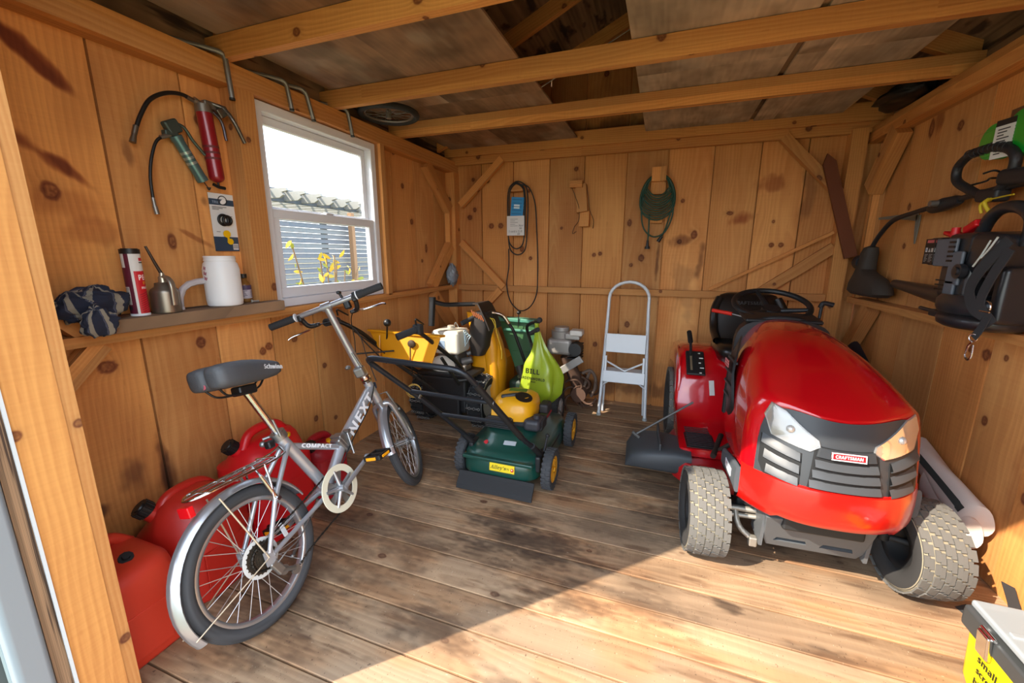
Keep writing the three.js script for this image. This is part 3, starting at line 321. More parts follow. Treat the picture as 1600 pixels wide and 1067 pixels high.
    mesh('crank_arm', [bar([cx, cy, zz + .03], [.528, .345, zz + .045], .011, .009), cyl(.012, .012, .02, [.528, .345, zz + .045], [PI / 2, 0, 0])], M.silver, bike); mesh('crank_arm', bar([cx, cy, -.06], [.204, .225, -.075], .011, .009), M.silver, bike);
    for (const [x, y, z] of [[.53, .345, .155], [.204, .225, -.125]]) { const p = mesh('pedal', [rbox(.085, .022, .012, .004, [x, y, z + .04]), rbox(.085, .022, .012, .004, [x, y, z - .035]), rbox(.012, .022, .085, .004, [x + .038, y, z]), rbox(.012, .022, .085, .004, [x - .038, y, z]), cyl(.01, .01, .1, [x, y, z - .01], [PI / 2, 0, 0])], M.black, bike); mesh('pedal_reflector', [rbox(.006, .014, .05, .002, [x - .046, y, z]), rbox(.006, .014, .05, .002, [x + .046, y, z]), rbox(.05, .012, .004, .002, [x, y, z + .047])], mat(0xf2a010, .35), p); }
    // chain
    const ch = [], path = []; for (let i = 0; i <= 20; i++) { const a = -1.7 + i / 20 * 3.3; path.push([cx + .088 * Math.cos(a), cy + .088 * Math.sin(a), zz]); } path.push([.18, .325, .053], [.0, .282, .045]); for (let i = 1; i < 7; i++) { const a = 1.57 + i / 6 * 2.6; path.push([.042 * Math.cos(a), R + .042 * Math.sin(a), .043]); } path.push([.02, .19, .043], [.05, .155, .043], [.09, .125, .044], [.16, .15, .048], [.35, .195, .058]);
    const cv = new THREE.CatmullRomCurve3(path.map(A3), true); const N = 100; for (let i = 0; i < N; i++) { const p = cv.getPointAt(i / N), q = cv.getPointAt((i + .8) / N); ch.push(i % 2 ? bar(p, q, .0042, .0042, 6) : bar(p, q, .003, .003, 6)); } mesh('chain', ch, mat(0x37322c, .5, .7), bike);
    mesh('rear_derailleur', [rbox(.03, .06, .016, .006, [.02, .19, .062], [0, 0, .4]), bar([.03, .17, .058], [.085, .135, .05], .008), cyl(.017, .017, .008, [.05, .155, .045], [PI / 2, 0, 0]), cyl(.017, .017, .008, [.09, .125, .045], [PI / 2, 0, 0]), tube([[.02, .205, .07], [.06, .22, .075], [.12, .225, .07], [.2, .255, .05]], .0025)], M.steel, bike); }
  mesh('kickstand', [bar([.33, .26, -.03], [.26, .055, -.185], .008, .007), sph(.012, [.26, .052, -.187])], M.steel, bike);
  // printing on the tubes
  { const a = Math.atan2(.60 - .425, .80 - .505); mesh('lettering', [tf(letters('NEXT', .052, .0012, 1.35), [.655, .512, .0252], [0, 0, a])], mat(0xf2f2f4, .5), bike); mesh('lettering', [tf(letters('COMPACT', .016, .0012, 1.5), [.37, .479, .0135], [0, 0, Math.atan2(.425 - .535, .228)])], mat(0xf2f2f4, .5), bike); }
}
// ---------- on and against the left wall ----------
const rel = (t, l) => [].concat(l).map(g => g.translate(-t.position.x, -t.position.y, -t.position.z));
const lw = (z, y, x = -1.83) => [x, y, z];
// big red grease gun
{
  const t = thing('grease_gun', 'large red grease gun with long black hose hung on board wall', 'grease gun', [-1.83, 1.53, -1.32]); const R = (l) => rel(t, l);
  const a = V(-1.83, 1.825, -1.306), b = V(-1.83, 1.575, -1.322);
  const barrel = mesh('barrel', R([bar(b, a, .029, .029, 24), ...[.25, .32, .39, .46].map(k => bar(b.clone().lerp(a, k), b.clone().lerp(a, k + .045), .0296, .0296, 24)), sph(.029, b, [1, .8, 1], 24, 12)]), mat(0x8f1420, .38, .1, { clearcoat: .5 }), t);
  mesh('bands', R([.27, .36, .45].map(k => bar(b.clone().lerp(a, k), b.clone().lerp(a, k + .035), .0299, .0299, 24))), mat(0x6a2a2c, .6), barrel);
  mesh('head_cap', R([bar([-1.83, 1.822, -1.306], [-1.83, 1.853, -1.304], .031, .029, 24), bar([-1.83, 1.853, -1.29], [-1.83, 1.862, -1.27], .012), rbox(.03, .03, .09, .006, [-1.83, 1.858, -1.35])]), mat(0x8a857b, .45, .8), t);
  mesh('lever', R([tube([lw(-1.34, 1.865, -1.82), lw(-1.37, 1.85, -1.795), lw(-1.385, 1.81, -1.772), lw(-1.425, 1.728, -1.768)], .0078), rbox(.016, .035, .05, .005, [-1.80, 1.838, -1.365], [.6, 0, 0])]), mat(0x77736b, .4, .85), t);
  mesh('inner_lever', R(tube([lw(-1.345, 1.838), lw(-1.375, 1.81), lw(-1.388, 1.735)], .006)), mat(0x6e6a74, .4, .8), t);
  mesh('hose', R(tube([lw(-1.265, 1.858), lw(-1.23, 1.866), lw(-1.17, 1.852), lw(-1.11, 1.81), lw(-1.07, 1.745), lw(-1.05, 1.70)], .0075, { seg: 30 })), M.black, t);
  mesh('hose_end', R([bar(lw(-1.27, 1.857), lw(-1.245, 1.863), .0085)]), mat(0x7d7468, .4, .85), t); mesh('coupler', R([bar(lw(-1.05, 1.705), lw(-1.04, 1.675), .0088), bar(lw(-1.04, 1.675), lw(-1.03, 1.645), .0078, .0105)]), mat(0x7d7468, .4, .85), t);
  mesh('pull_rod', R([bar([-1.83, 1.56, -1.323], [-1.83, 1.54, -1.326], .004), tube([lw(-1.303, 1.543), lw(-1.325, 1.535), lw(-1.352, 1.533)], .007)]), M.black, t);
}
// small teal grease gun
{
  const t = thing('grease_gun', 'small teal metal grease gun with thin hose beside the red one', 'grease gun', [-1.835, 1.53, -1.22]); const R = (l) => rel(t, l);
  const a = V(-1.835, 1.70, -1.185), b = V(-1.835, 1.555, -1.262), L = (k) => b.clone().lerp(a, k);
  const br = mesh('barrel', R([bar(b, a, .020, .020, 22), bar(L(-.04), L(.06), .0215), bar(L(.92), L(1.03), .0225)]), mat(0x5f8286, .32, .6), t); mesh('bands', R([.38, .5, .62].map(k => bar(L(k), L(k + .06), .0206))), mat(0xa9bdbd, .3, .7), br);
  mesh('head', R([rbox(.03, .05, .055, .008, [-1.835, 1.735, -1.175], [.5, 0, 0]), rbox(.028, .02, .05, .006, [-1.835, 1.708, -1.165])]), mat(0x4d5a55, .5, .6), t);
  mesh('lever', R(tube([lw(-1.18, 1.752), lw(-1.215, 1.744), lw(-1.245, 1.70), lw(-1.285, 1.655)], .006)), mat(0x566762, .4, .7), t);
  mesh('hose', R(tube([lw(-1.155, 1.70), lw(-1.115, 1.675), lw(-1.085, 1.61), lw(-1.068, 1.53), lw(-1.065, 1.45)], .0055, { seg: 28 })), M.black, t);
  mesh('hose_end', R([bar(lw(-1.16, 1.702), lw(-1.125, 1.685), .008)]), M.steel, t); mesh('coupler', R([bar(lw(-1.065, 1.46), lw(-1.066, 1.43), .0065), bar(lw(-1.066, 1.43), lw(-1.07, 1.40), .0085)]), M.steel, t);
  mesh('pull_rod', R([bar(lw(-1.262, 1.555, -1.835), lw(-1.285, 1.522, -1.835), .002), cyl(.009, .003, .012, [-1.835, 1.522, -1.285])]), M.dark, t);
}
// carded part
{
  const T = canv(256, 576, (c, w, h) => { c.fillStyle = '#d8d8d6'; c.fillRect(0, 0, w, h); c.fillStyle = '#2f4358'; c.fillRect(0, 55, w, 60); c.fillRect(0, 430, w, 146); c.fillStyle = '#8ea0b5'; c.font = 'bold 34px sans-serif'; c.fillText('TRU', 30, 98); c.strokeStyle = '#1a1c20'; c.lineWidth = 9; c.beginPath(); c.arc(140, 66, 44, 0, 7); c.stroke(); c.fillStyle = '#e8e8e8'; c.beginPath(); c.ellipse(145, 78, 34, 22, -.5, 0, 7); c.fill(); c.fillStyle = '#444'; for (let k = 0; k < 3; k++) c.fillRect(22, 130 + k * 13, 150 - k * 40, 6); c.fillRect(170, 218, 50, 5); c.fillRect(36, 378, 40, 5); c.fillStyle = '#dfe0e0'; c.fillRect(190, 500, 58, 60); c.fillStyle = '#333'; for (let k = 0; k < 9; k++) c.fillRect(194 + k * 6, 506, 3, 44); });
  const t = thing('carded_part', 'white and blue hang card with black rings pinned to boards', 'hang card', [-1.866, 1.265, -1.35]);
  mesh('card', box(.11, .247, .002, [0, .1235, .004], [0, 0, 0]).applyMatrix4(new THREE.Matrix4().makeRotationY(PI / 2)), new THREE.MeshStandardMaterial({ map: T, roughness: .45 }), t);
  mesh('rubber_ring', [tor(.021, .006, [.012, .135, .007], [0, PI / 2, 0]), tor(.018, .006, [.015, .134, -.008], [0, PI / 2, 0])], M.black, t);
  mesh('yellow_tag', [cyl(.016, .016, .004, [.012, .075, .0], [0, 0, PI / 2]), cyl(.013, .013, .004, [.012, .042, -.012], [0, 0, PI / 2]), box(.003, .03, .008, [.012, .06, -.004])], mat(0xeab90c, .4), t);
}
// shelf plank and what stands on it
const SY = 1.034;
{ const s = mesh('shelf_plank', (() => { const g = ext([[-1.866, .80], [-1.715, .79], [-1.712, 1.485], [-1.776, 1.49], [-1.776, 1.412], [-1.866, 1.412]], .047, { bevel: .004 }); g.rotateX(-PI / 2); g.translate(0, SY - .0235, 0); return uvXY(g, (x, y, z) => x / .6, (x, y, z) => z / 1.2 + y); })(), M.old); tag(s, 'weathered brown plank laid on wall rail as a shelf', 'shelf'); }
{
  const t = thing('grease_tube', 'red and white cardboard grease cartridge with black cap on shelf', 'grease tube', [-1.775, SY, -.93]);
  const T = canv(512, 512, (c, w, h) => { c.fillStyle = '#c31a24'; c.fillRect(0, 0, w, h); c.fillStyle = '#5e1a2c'; c.fillRect(0, 0, 150, h); c.fillStyle = '#d9d7d2'; c.fillRect(60, 0, 50, 120); c.fillRect(150, 0, 190, 150); c.fillRect(150, 0, 22, h); c.fillStyle = '#c31a24'; c.fillRect(235, 40, 60, 26); c.fillStyle = '#333'; c.fillRect(232, 74, 70, 10); c.fillStyle = '#f4e9e4'; c.font = 'bold 62px sans-serif'; c.fillText('PEAK', 200, 225); c.font = 'bold 34px sans-serif'; c.fillStyle = '#f0b000'; c.fillText('EP', 240, 262); c.fillStyle = '#f4e9e4'; c.fillText('multi', 215, 300); c.strokeStyle = '#7e1020'; c.lineWidth = 5; for (let k = 0; k < 12; k++) { c.beginPath(); c.moveTo(190, 350 + k * 18); c.lineTo(330, 310 + k * 18); c.stroke(); } c.fillStyle = '#cfcac4'; c.fillRect(48, 280, 66, 150); c.fillStyle = '#555'; for (let k = 0; k < 12; k++) c.fillRect(52, 288 + k * 12, 56, 5); c.fillStyle = '#222'; c.fillRect(50, 445, 60, 30); });
  mesh('sleeve', tf(nz(new THREE.CylinderGeometry(.0275, .0275, .215, 32, 1, true)), [0, .1135, 0], [0, -1.0, 0]), new THREE.MeshStandardMaterial({ map: T, roughness: .5 }), t); mesh('base_rim', cyl(.0285, .0285, .008, [0, .004, 0]), M.white, t); mesh('cap', [cyl(.0288, .0288, .016, [0, .226, 0]), cyl(.024, .024, .003, [0, .235, 0])], M.black, t); t.rotation.z = -.0; 
}
{
  const t = thing('oil_can', 'tarnished metal oil can with long thin spout on shelf', 'oil can', [-1.765, SY, -1.012]); const met = mat(0x8b8172, .38, .85);
  mesh('body', [lathe([[0, 0], [.044, 0], [.046, .004], [.045, .012], [.045, .075], [.041, .088], [.028, .098], [.026, .112], [.012, .114], [0, .114]], null, null, 36)], met, t); mesh('collar', [cyl(.012, .014, .022, [0, .124, 0]), cyl(.009, .011, .014, [0, .142, 0], null, 6)], mat(0xb7ab95, .35, .8), t);
  mesh('spout', sweep([V(0, .145, 0), V(-.002, .19, .016), V(-.004, .245, .034)], (k) => .0062 - k * .002, 8), mat(0x4a4038, .5, .7), t); mesh('pump_handle', tube([[.012, .135, 0], [.032, .13, 0], [.048, .11, .0], [.05, .06, 0], [.049, .03, 0]], .006, { rad: 6 }), mat(0xa79f90, .35, .8), t);
  t.children[3].geometry.scale(1, 1, 1.9);
}
{
  const t = thing('plastic_elbow', 'translucent white curved plastic spout leaning between oil can and jar', 'spout', [-1.80, SY, -1.08]);
  mesh('bent_spout', sweep([V(0, .012, 0), V(0, .05, -.004), V(0, .08, -.018), V(0, .098, -.042), V(0, .106, -.075), V(0, .108, -.105)], (k) => .0115 + .002 * k, 14), mat(0xd6d0d2, .4, 0, { transmission: .35, thickness: 0 }), t); mesh('spout_rim', [cyl(.013, .013, .012, [0, .006, 0])], mat(0xd6d0d2, .4), t);
}
{
  const t = thing('plastic_jar', 'wide white plastic jar with no lid on shelf', 'jar', [-1.775, SY, -1.245]);
  mesh('body', lathe([[0, .002], [.058, 0], [.065, .006], [.067, .03], [.067, .155], [.062, .178], [.056, .186], [.0565, .2], [.056, .21], [.053, .21], [.053, .19], [.06, .172], [.064, .15], [.064, .01], [0, .006]], null, null, 48), mat(0xe4e2e0, .42), t); mesh('rim_thread', [tor(.0565, .0022, [0, .192, 0], [PI / 2, 0, 0], 48, 6), tor(.0565, .0022, [0, .206, 0], [PI / 2, 0, 0], 48, 6)], mat(0xe9e7e5, .42), t);
  mesh('marks', [0, 1, 2].map(k => tf(letters(['H', 'M', 'W'][k], .014, .001), [.0672 * Math.sin(-.02), .16 - k * .021, .0672 * Math.cos(-.02)], [0, -.02, -.3])), mat(0x9c4a58, .6), t);
}
{
  const t = thing('small_bottle', 'small amber bottle with purple label and black cap behind jar', 'bottle', [-1.815, SY, -1.37]);
  mesh('glass', lathe([[0, 0], [.024, 0], [.026, .006], [.026, .075], [.02, .09], [.012, .1], [.012, .112], [0, .112]], null, null, 24, [1, 1, 1]), mat(0x9a6a34, .15, 0, { transmission: .3, thickness: .01 }), t); mesh('label', tf(nz(new THREE.CylinderGeometry(.0265, .0265, .06, 24, 1, true)), [0, .048, 0]), new THREE.MeshStandardMaterial({ roughness: .5, map: canv(256, 128, (c) => { c.fillStyle = '#4b3a5c'; c.fillRect(0, 0, 256, 128); c.fillStyle = '#b9b2ba'; c.fillRect(0, 44, 256, 84); c.fillStyle = '#5a4c66'; for (let k = 0; k < 6; k++) for (let i = 0; i < 4; i++) c.fillRect(i * 64 + 8, 52 + k * 11, 44 - (k * 17 + i * 7) % 22, 5); }) }), t); mesh('cap', cyl(.0145, .0145, .018, [0, .12, 0]), M.black, t);
}
tag(mesh('bolt', [cyl(.008, .008, .006, [-1.76, SY + .007, -1.355], [PI / 2, 0, .4], 6), bar([-1.76, SY + .006, -1.355], [-1.755, SY + .006, -1.385], .004)], mat(0x9a9790, .5, .3)), 'short steel bolt lying on the shelf plank by the small bottle', 'bolt');
// striped work glove slumped over the shelf end
{
  const T = canv(256, 256, (c) => { c.fillStyle = '#23283a'; c.fillRect(0, 0, 256, 256); for (let k = 0; k < 6; k++) { c.fillStyle = '#8d8678'; c.fillRect(k * 44 + 6, 0, 12, 256); c.fillStyle = '#4d5060'; c.fillRect(k * 44 + 2, 0, 3, 256); } });
  const g = []; const blob = (cx, cy, cz, rx, ry, rz, s, rot) => { const q = new THREE.SphereGeometry(1, 40, 28); const P = q.attributes.position; for (let i = 0; i < P.count; i++) { const x = P.getX(i), y = P.getY(i), z = P.getZ(i); const n = 1 + (fbm(x * 2.2 + 5 + s, z * 2.2 + y * 1.8 + 9, s, 3) - .5) * .75 + Math.abs(vn(x * 4 + z * 3, y * 4 + s, s + 3) - .5) * .35; P.setXYZ(i, x * rx * n, Math.max(y, -.75) * ry * n, z * rz * n); } q.computeVertexNormals(); return tf(nz(q), [cx, cy, cz], rot); };
  const t = thing('work_glove', 'dark blue striped cloth work glove crumpled on shelf end', 'glove', [-1.77, SY + .012, -.80]);
  const m = new THREE.MeshStandardMaterial({ map: T, roughness: .95 });
  mesh('cloth', [blob(0, .042, -.01, .055, .055, .085, 3, [0, .2, 0]), blob(.015, .04, .045, .05, .045, .06, 7, [.35, .1, 0])], m, t); mesh('cuff', [blob(.086, -.01, .035, .022, .05, .045, 11, [.2, 0, -.15])], m, t);
}
// bent tubes hooked over the plate
for (const [z, y, dz, k] of [[-1.385, 1.895, .01, 0], [-1.685, 1.945, .02, 1], [-1.80, 1.935, .04, 2], [-2.10, 1.93, .03, 3]]) { const t = thing('bent_tube', ['bent grey steel tube hooked over top plate beside the red grease gun', 'bent grey steel tube over plate nearest the window stud on grease gun side', 'bent grey steel tube hooked over plate above the middle of the window', 'bent grey steel tube over plate at the window corner away from grease guns'][k], 'tube', [-1.772, y, z], 0, 'bent tubes over the top plate');
  mesh('bar', bend([[0, 0, -dz], [0, 2.066 - y, 0], [-.03, 2.068 - y, .05], [-.09, 2.068 - y, .16]], .0105, .035, { rad: 12 }), M.gal, t); mesh('end_cap', cyl(.0115, .0115, .008, [0, .0, -dz]), M.dark, t); }
// spare wheel lying up on the plate
{ const t = thing('spare_wheel', 'black bicycle wheel stored flat above the left top plate', 'wheel', [-1.64, 2.0865, -2.31]); mesh('tire', tor(.165, .018, [0, 0, 0], [PI / 2, 0, 0], 48, 10), M.rubber, t); mesh('rim', tor(.142, .008, [0, 0, 0], [PI / 2, 0, 0], 48, 8), M.gal, t); mesh('hub', cyl(.016, .016, .05), M.gal, t); mesh('spokes', Array.from({ length: 24 }, (_, i) => bar([.015 * Math.cos(i), i % 2 ? .012 : -.012, .015 * Math.sin(i)], [.138 * Math.cos(i / 24 * 6.283), 0, .138 * Math.sin(i / 24 * 6.283)], .0012, .0012, 4)), M.gal, t); }
// clear crumpled bag wedged in the far corner
{ const q = new THREE.SphereGeometry(1, 30, 20), P = q.attributes.position; for (let i = 0; i < P.count; i++) { const x = P.getX(i), y = P.getY(i), z = P.getZ(i), n = .75 + .7 * Math.abs(vn(x * 4 + 7, y * 4 + z * 3, 5) - .5) + .3 * vn(x * 9, z * 9 + y * 7, 8); P.setXYZ(i, x * .045 * n, y * .09 * n, z * .06 * n); } q.computeVertexNormals(); tag(mesh('plastic_bag', tf(nz(q), [-1.785, 1.072, -3.33]), mat(0xaab2bb, .25, 0, { transmission: .4, thickness: 0 })), 'crumpled grey clear plastic bag tucked in the corner on the rail', 'bag'); }
// ---------- fuel cans along the left wall ----------
function fuelCan(label, p, ry, W, D, H, o = {}) {
  const t = thing('fuel_can', label, 'fuel can', p, ry); const red = mat(o.color || 0xc81a14, .42, 0, { clearcoat: .15, clearcoatRoughness: .4 }); const w = W / 2, d = D / 2, e = o.e || 5;
  const sec = [[0, .93, .93, 0, 0], [.012, .985, .985, 0, 0], [.04, 1, 1, 0, 0], [.45, 1, 1, 0, 0], [o.sh || .62, .99, .99, 0, 0]];
  const top = o.dome ? [[.74, .93, .94, 0, 0], [.84, .8, .84, 0, 0], [.92, .6, .7, -.02, 0], [.97, .4, .5, -.04, 0], [1, .15, .3, -.05, 0]] : [[.72, .93, .97, 0, -.01], [.80, .78, .9, 0, -.03], [.86, .62, .8, 0, -.06], [.9, .4, .66, 0, -.1], [.915, .15, .4, 0, -.12]];
  if (o.flat) { top.length = 0; top.push([.78, .985, .985, 0, 0], [.84, .95, .95, 0, 0], [.875, .86, .88, 0, 0], [.9, .7, .74, 0, 0], [.915, .35, .4, 0, 0]); }
  const S = sec.concat(top).map(([y, a, b, ox, oz]) => ring([ox * W, y * H, oz * D], w * a, d * b, e - (y > .7 ? (o.flat ? 3.4 : 1.6) : 0), 40));
  const b = mesh('body', [loft(S, { crease: 1.0 })], red, t);
  mesh('side_rib', [-1, 1].flatMap(s => [rbox(.006, H * .42, D * .62, .01, [s * (w - .001), H * .3, 0]), rbox(W * .62, H * .42, .006, .01, [0, H * .3, s * (d - .001)])]), red, b);
  mesh('handle', sweep(new THREE.CatmullRomCurve3([[0, H * .86, d * .62], [0, H * .97, d * .42], [0, H * 1.0, 0], [0, H * .97, -d * .45], [0, H * .84, -d * .8]].map(q => V(...q).add(V(o.hx || 0, 0, 0)))).getPoints(24), .019, 12), red, t);
  const ca = o.cap || [0, H * .84, d * .8]; const dir = V(...(o.capDir || [0, .8, .6])).normalize(); const c0 = V(...ca);
  mesh('neck', bar(c0.clone().addScaledVector(dir, -.05), c0.clone().addScaledVector(dir, .012), .034, .027, 20), red, t);
  const cap = mesh('cap', [bar(c0.clone().addScaledVector(dir, .008), c0.clone().addScaledVector(dir, .042), .03, .029, 20), bar(c0.clone().addScaledVector(dir, .042), c0.clone().addScaledVector(dir, .047), .02, .018, 20), ...Array.from({ length: 14 }, (_, k) => { const u = V(1, 0, 0).cross(dir).normalize(), v = u.clone().cross(dir), a = k / 14 * PI * 2, q = c0.clone().addScaledVector(u, .03 * Math.cos(a)).addScaledVector(v, .03 * Math.sin(a)); return bar(q.clone().addScaledVector(dir, .01), q.clone().addScaledVector(dir, .04), .003, .003, 5); })], M.black, t);
  if (o.yellow) { const y = V(...o.yellow); mesh('vent_cap', [cyl(.016, .016, .014, y.clone().add(V(0, .008, 0)), null, 8), tube([y.clone().add(V(.008, 0, .006)), y.clone().add(V(.02, -.012, .018)), y.clone().add(V(.035, -.05, .02))], .0035)], mat(0xe3a70c, .4), t); }
  if (o.knob) { const k = V(...o.knob); const kd = V(...o.knobDir).normalize(); mesh('vent_cap', [bar(k, k.clone().addScaledVector(kd, .015), .02, .019, 10), bar(k.clone().addScaledVector(kd, .015), k.clone().addScaledVector(kd, .024), .011, .01, 8)], M.black, t); }
  return t; }
fuelCan('big square red fuel can with small black vent knob behind the corner post', [-1.575, 0, -.585], 0, .31, .285, .36, { color: 0xc83620, flat: true, e: 9, sh: .64, cap: [-.06, .29, .10], capDir: [-.3, .7, .5], knob: [.07, .322, -.045], knobDir: [.5, .8, .15], hx: -.05 });
fuelCan('rounded red fuel can with black cap between two other fuel cans', [-1.63, 0, -.90], .1, .31, .30, .385, { color: 0xbb2519, e: 3.2, dome: true, cap: [-.05, .345, .105], capDir: [-.25, .75, .55], hx: -.03 });
fuelCan('tall bright red fuel can with yellow vent cap and black spout cap', [-1.66, 0, -1.245], .05, .29, .33, .49, { color: 0xd0121a, e: 4, sh: .7, cap: [-.03, .425, .115], capDir: [-.1, .72, .62], yellow: [.075, .425, -.06] });
fuelCan('dark red fuel can with yellow cap half hidden behind bicycle frame', [-1.66, 0, -1.545], .0, .24, .22, .31, { color: 0x9c121e, e: 4, sh: .7, cap: [.02, .265, .06], capDir: [.1, .8, .4], yellow: [.05, .275, -.03] });
// ---------- machines along the back and left ----------
function treadWheel(parent, name, p, R, w, hubColor, o = {}) { // axle along x
  const rim = mesh(name, [lathe([[0, -w * .36], [R * .2, -w * .38], [R * .45, -w * .3], [R * .6, -w * .42], [R * .66, -w * .4], [R * .66, w * .4], [R * .6, w * .42], [R * .45, w * .3], [R * .2, w * .38], [0, w * .36]], p, [0, 0, PI / 2], 32), cyl(R * .12, R * .12, w * 1.1, p, [0, 0, PI / 2])], mat(hubColor, .5), parent);
  const ty = [lathe([[R * .64, -w * .42], [R * .8, -w * .5], [R * .93, -w * .46], [R * .97, -w * .25], [R * .975, w * .25], [R * .93, w * .46], [R * .8, w * .5], [R * .64, w * .42], [R * .64, -w * .42]], p, [0, 0, PI / 2], 36)];
  const n = o.lugs || 28; for (let i = 0; i < n; i++) { const a = i / n * PI * 2; for (const s of [-1, 1]) ty.push(box(w * .48, R * .06, R * .11, [p[0] + s * w * .24, p[1] + R * .965 * Math.cos(a + s * .05), p[2] + R * .965 * Math.sin(a + s * .05)], [a + s * .05, 0, 0])); }
  mesh('tire', ty, o.tm || mat(0x313131, .85), rim);
  if (o.holes) mesh('hub_ribs', Array.from({ length: o.holes }, (_, i) => { const a = i / o.holes * PI * 2; return box(w * .2, R * .38, R * .09, [p[0] + w * .36, p[1] + R * .36 * Math.cos(a), p[2] + R * .36 * Math.sin(a)], [a, 0, 0]); }), mat(o.hc || 0x7a5a10, .6), rim);
  return rim; }
// green and yellow push mower, rear towards the door
{
  const t = thing('push_mower', 'dark green push mower with yellow engine cover and folded black handle', 'lawn mower', [-.77, 0, -2.22]); const R = (l) => rel(t, l); const gr = mat(0x0f4238, .35, .1, { clearcoat: .7, clearcoatRoughness: .2 }), bk = mat(0x1d1d1e, .5);
  // deck: lofted dome, z from rear -1.88 to front -2.66
  const D = []; const rows = [[.075, 1.0], [.12, 1.0], [.165, .985], [.185, .95], [.2, .86], [.215, .72], [.245, .66], [.262, .6], [.266, .3]]; for (const [y, k] of rows) D.push(ring([-.77, y, -2.25], .235 * k, .385 * k, y < .19 ? 5 : 3.4, 44));
  const deck = mesh('deck', R([loft(D, { crease: .8 })]), gr, t);
  mesh('rear_lip', R([rbox(.40, .02, .03, .006, [-.765, .17, -1.872])]), gr, deck);
  { const T = canv(512, 160, (c, w, h) => { c.fillStyle = '#e3c81c'; c.fillRect(0, 0, w, h); c.strokeStyle = '#3a3312'; c.lineWidth = 5; c.strokeRect(3, 3, w - 6, h - 6); c.fillStyle = '#2f2a10'; c.font = 'italic bold 92px serif'; c.fillText('Alley\'s', 22, 112); c.font = 'bold 52px sans-serif'; c.fillText('175', 315, 106); c.fillStyle = '#c23418'; c.beginPath(); c.arc(462, 92, 34, 0, 7); c.fill(); c.fillStyle = '#f2e8d0'; c.beginPath(); c.arc(455, 86, 13, 0, 7); c.fill(); });
    mesh('yellow_plate', R([box(.145, .047, .003, [-.735, .135, -1.864], [-.12, 0, 0])]), new THREE.MeshStandardMaterial({ map: T, roughness: .5 }), deck); }
  mesh('label_plate', R([box(.07, .002, .03, [-.73, .229, -1.975], [.38, .05, 0])]), mat(0xb7bfc4, .35), deck); mesh('red_dot', R([cyl(.015, .015, .003, [-.875, .213, -1.975], [.5, 0, .35])]), mat(0xc4202a, .4), deck); mesh('round_sticker', R([cyl(.026, .026, .002, [-.90, .232, -2.08], [.15, 0, .35])]), mat(0x8a9a2c, .5), deck);
  mesh('rear_flap', R([(() => { const P = [[0, .085], [.012, .088], [.02, .07], [.055, .032], [.062, .008], [.052, .004], [.04, .028], [.008, .062]]; const g = ext(P, .43, { bevel: .002 }); g.rotateY(-PI / 2); return tf(g, [-.765, .0, -1.862]); })()]), mat(0x242425, .85), t);
  // engine
  const en = mesh('engine_block', R([rbox(.22, .1, .24, .02, [-.77, .31, -2.24]), rbox(.15, .07, .06, .012, [-.83, .30, -2.09]), ...Array.from({ length: 6 }, (_, k) => box(.16, .006, .05, [-.83, .275 + k * .01, -2.075])), rbox(.09, .07, .11, .015, [-.63, .29, -2.17]), cyl(.1, .115, .03, [-.77, .265, -2.25])]), mat(0x2a2a2b, .6), t);
  mesh('fuel_tank', R([rbox(.1, .07, .12, .025, [-.64, .3, -2.13], null, 3), cyl(.018, .018, .02, [-.62, .345, -2.12])]), mat(0x333338, .45), en);
  { const S = []; for (const [y, a, b, oz] of [[.31, .125, .135, 0], [.34, .132, .14, 0], [.385, .13, .138, -.005], [.415, .118, .125, -.01], [.432, .09, .095, -.015], [.436, .04, .045, -.015]]) S.push(ring([-.775, y, -2.22 + oz], a, b, 3, 36)); const yc = mesh('engine_cover', R([loft(S, { crease: .9 })]), mat(0xe0a010, .4, 0, { clearcoat: .3 }), t);
    mesh('cover_slots', R(Array.from({ length: 8 }, (_, k) => box(.055, .014, .007, [-.676 - Math.abs(k - 3.5) ** 2 * .0022, .405, -2.295 + k * .021], [0, .1 * (k - 3.5) / 3.5, -.85]))), M.black, yc); mesh('cover_label', R([rbox(.11, .004, .05, .006, [-.785, .4365, -2.275], [.05, .1, 0])]), mat(0x5c7a1e, .5), yc); mesh('starter_grip', R([rbox(.105, .024, .026, .01, [-.80, .435, -2.165], [0, .45, .1], 3)]), mat(0x2f3133, .5), yc); mesh('recoil_opening', R([cyl(.052, .052, .004, [-.715, .434, -2.17], [.15, 0, -.25], 20)]), M.black, yc); mesh('rear_grille', R([rbox(.11, .05, .006, .006, [-.83, .345, -2.085], [-.15, .1, 0])]), mat(0xd49a12, .45), yc); }
  mesh('air_filter', R([rbox(.06, .06, .1, .015, [-.62, .34, -2.3])]), mat(0x2a2626, .55), en); mesh('fuel_line', R([tube([[-.63, .3, -2.19], [-.60, .29, -2.25], [-.59, .31, -2.33]], .006)]), mat(0x7a2024, .5), en);
  const hy = { holes: 6, hc: 0xb57f10, lugs: 26, tm: mat(0x393a3c, .85) };
  for (const [x, z] of [[-.50, -1.985], [-1.01, -2.0], [-.505, -2.53], [-1.01, -2.53]]) treadWheel(t, 'wheel', [x - t.position.x, .115, z - t.position.z], .112, .052, x < -.8 ? 0x2c2c2c : 0xd99a10, hy);
  mesh('axle_bracket', R([rbox(.03, .09, .12, .01, [-.555, .155, -1.98]), bar([-.56, .13, -1.985], [-.5, .115, -1.985], .012), rbox(.03, .02, .3, .008, [-.55, .15, -2.2])]), bk, t); mesh('axle_bracket', R([rbox(.03, .1, .1, .01, [-.955, .16, -1.99]), bar([-.96, .13, -2.0], [-1.0, .115, -2.0], .012)]), bk, t); mesh('height_lever', R([bar([-.545, .18, -2.0], [-.54, .26, -2.06], .006), sph(.012, [-.54, .265, -2.065])]), bk, t);
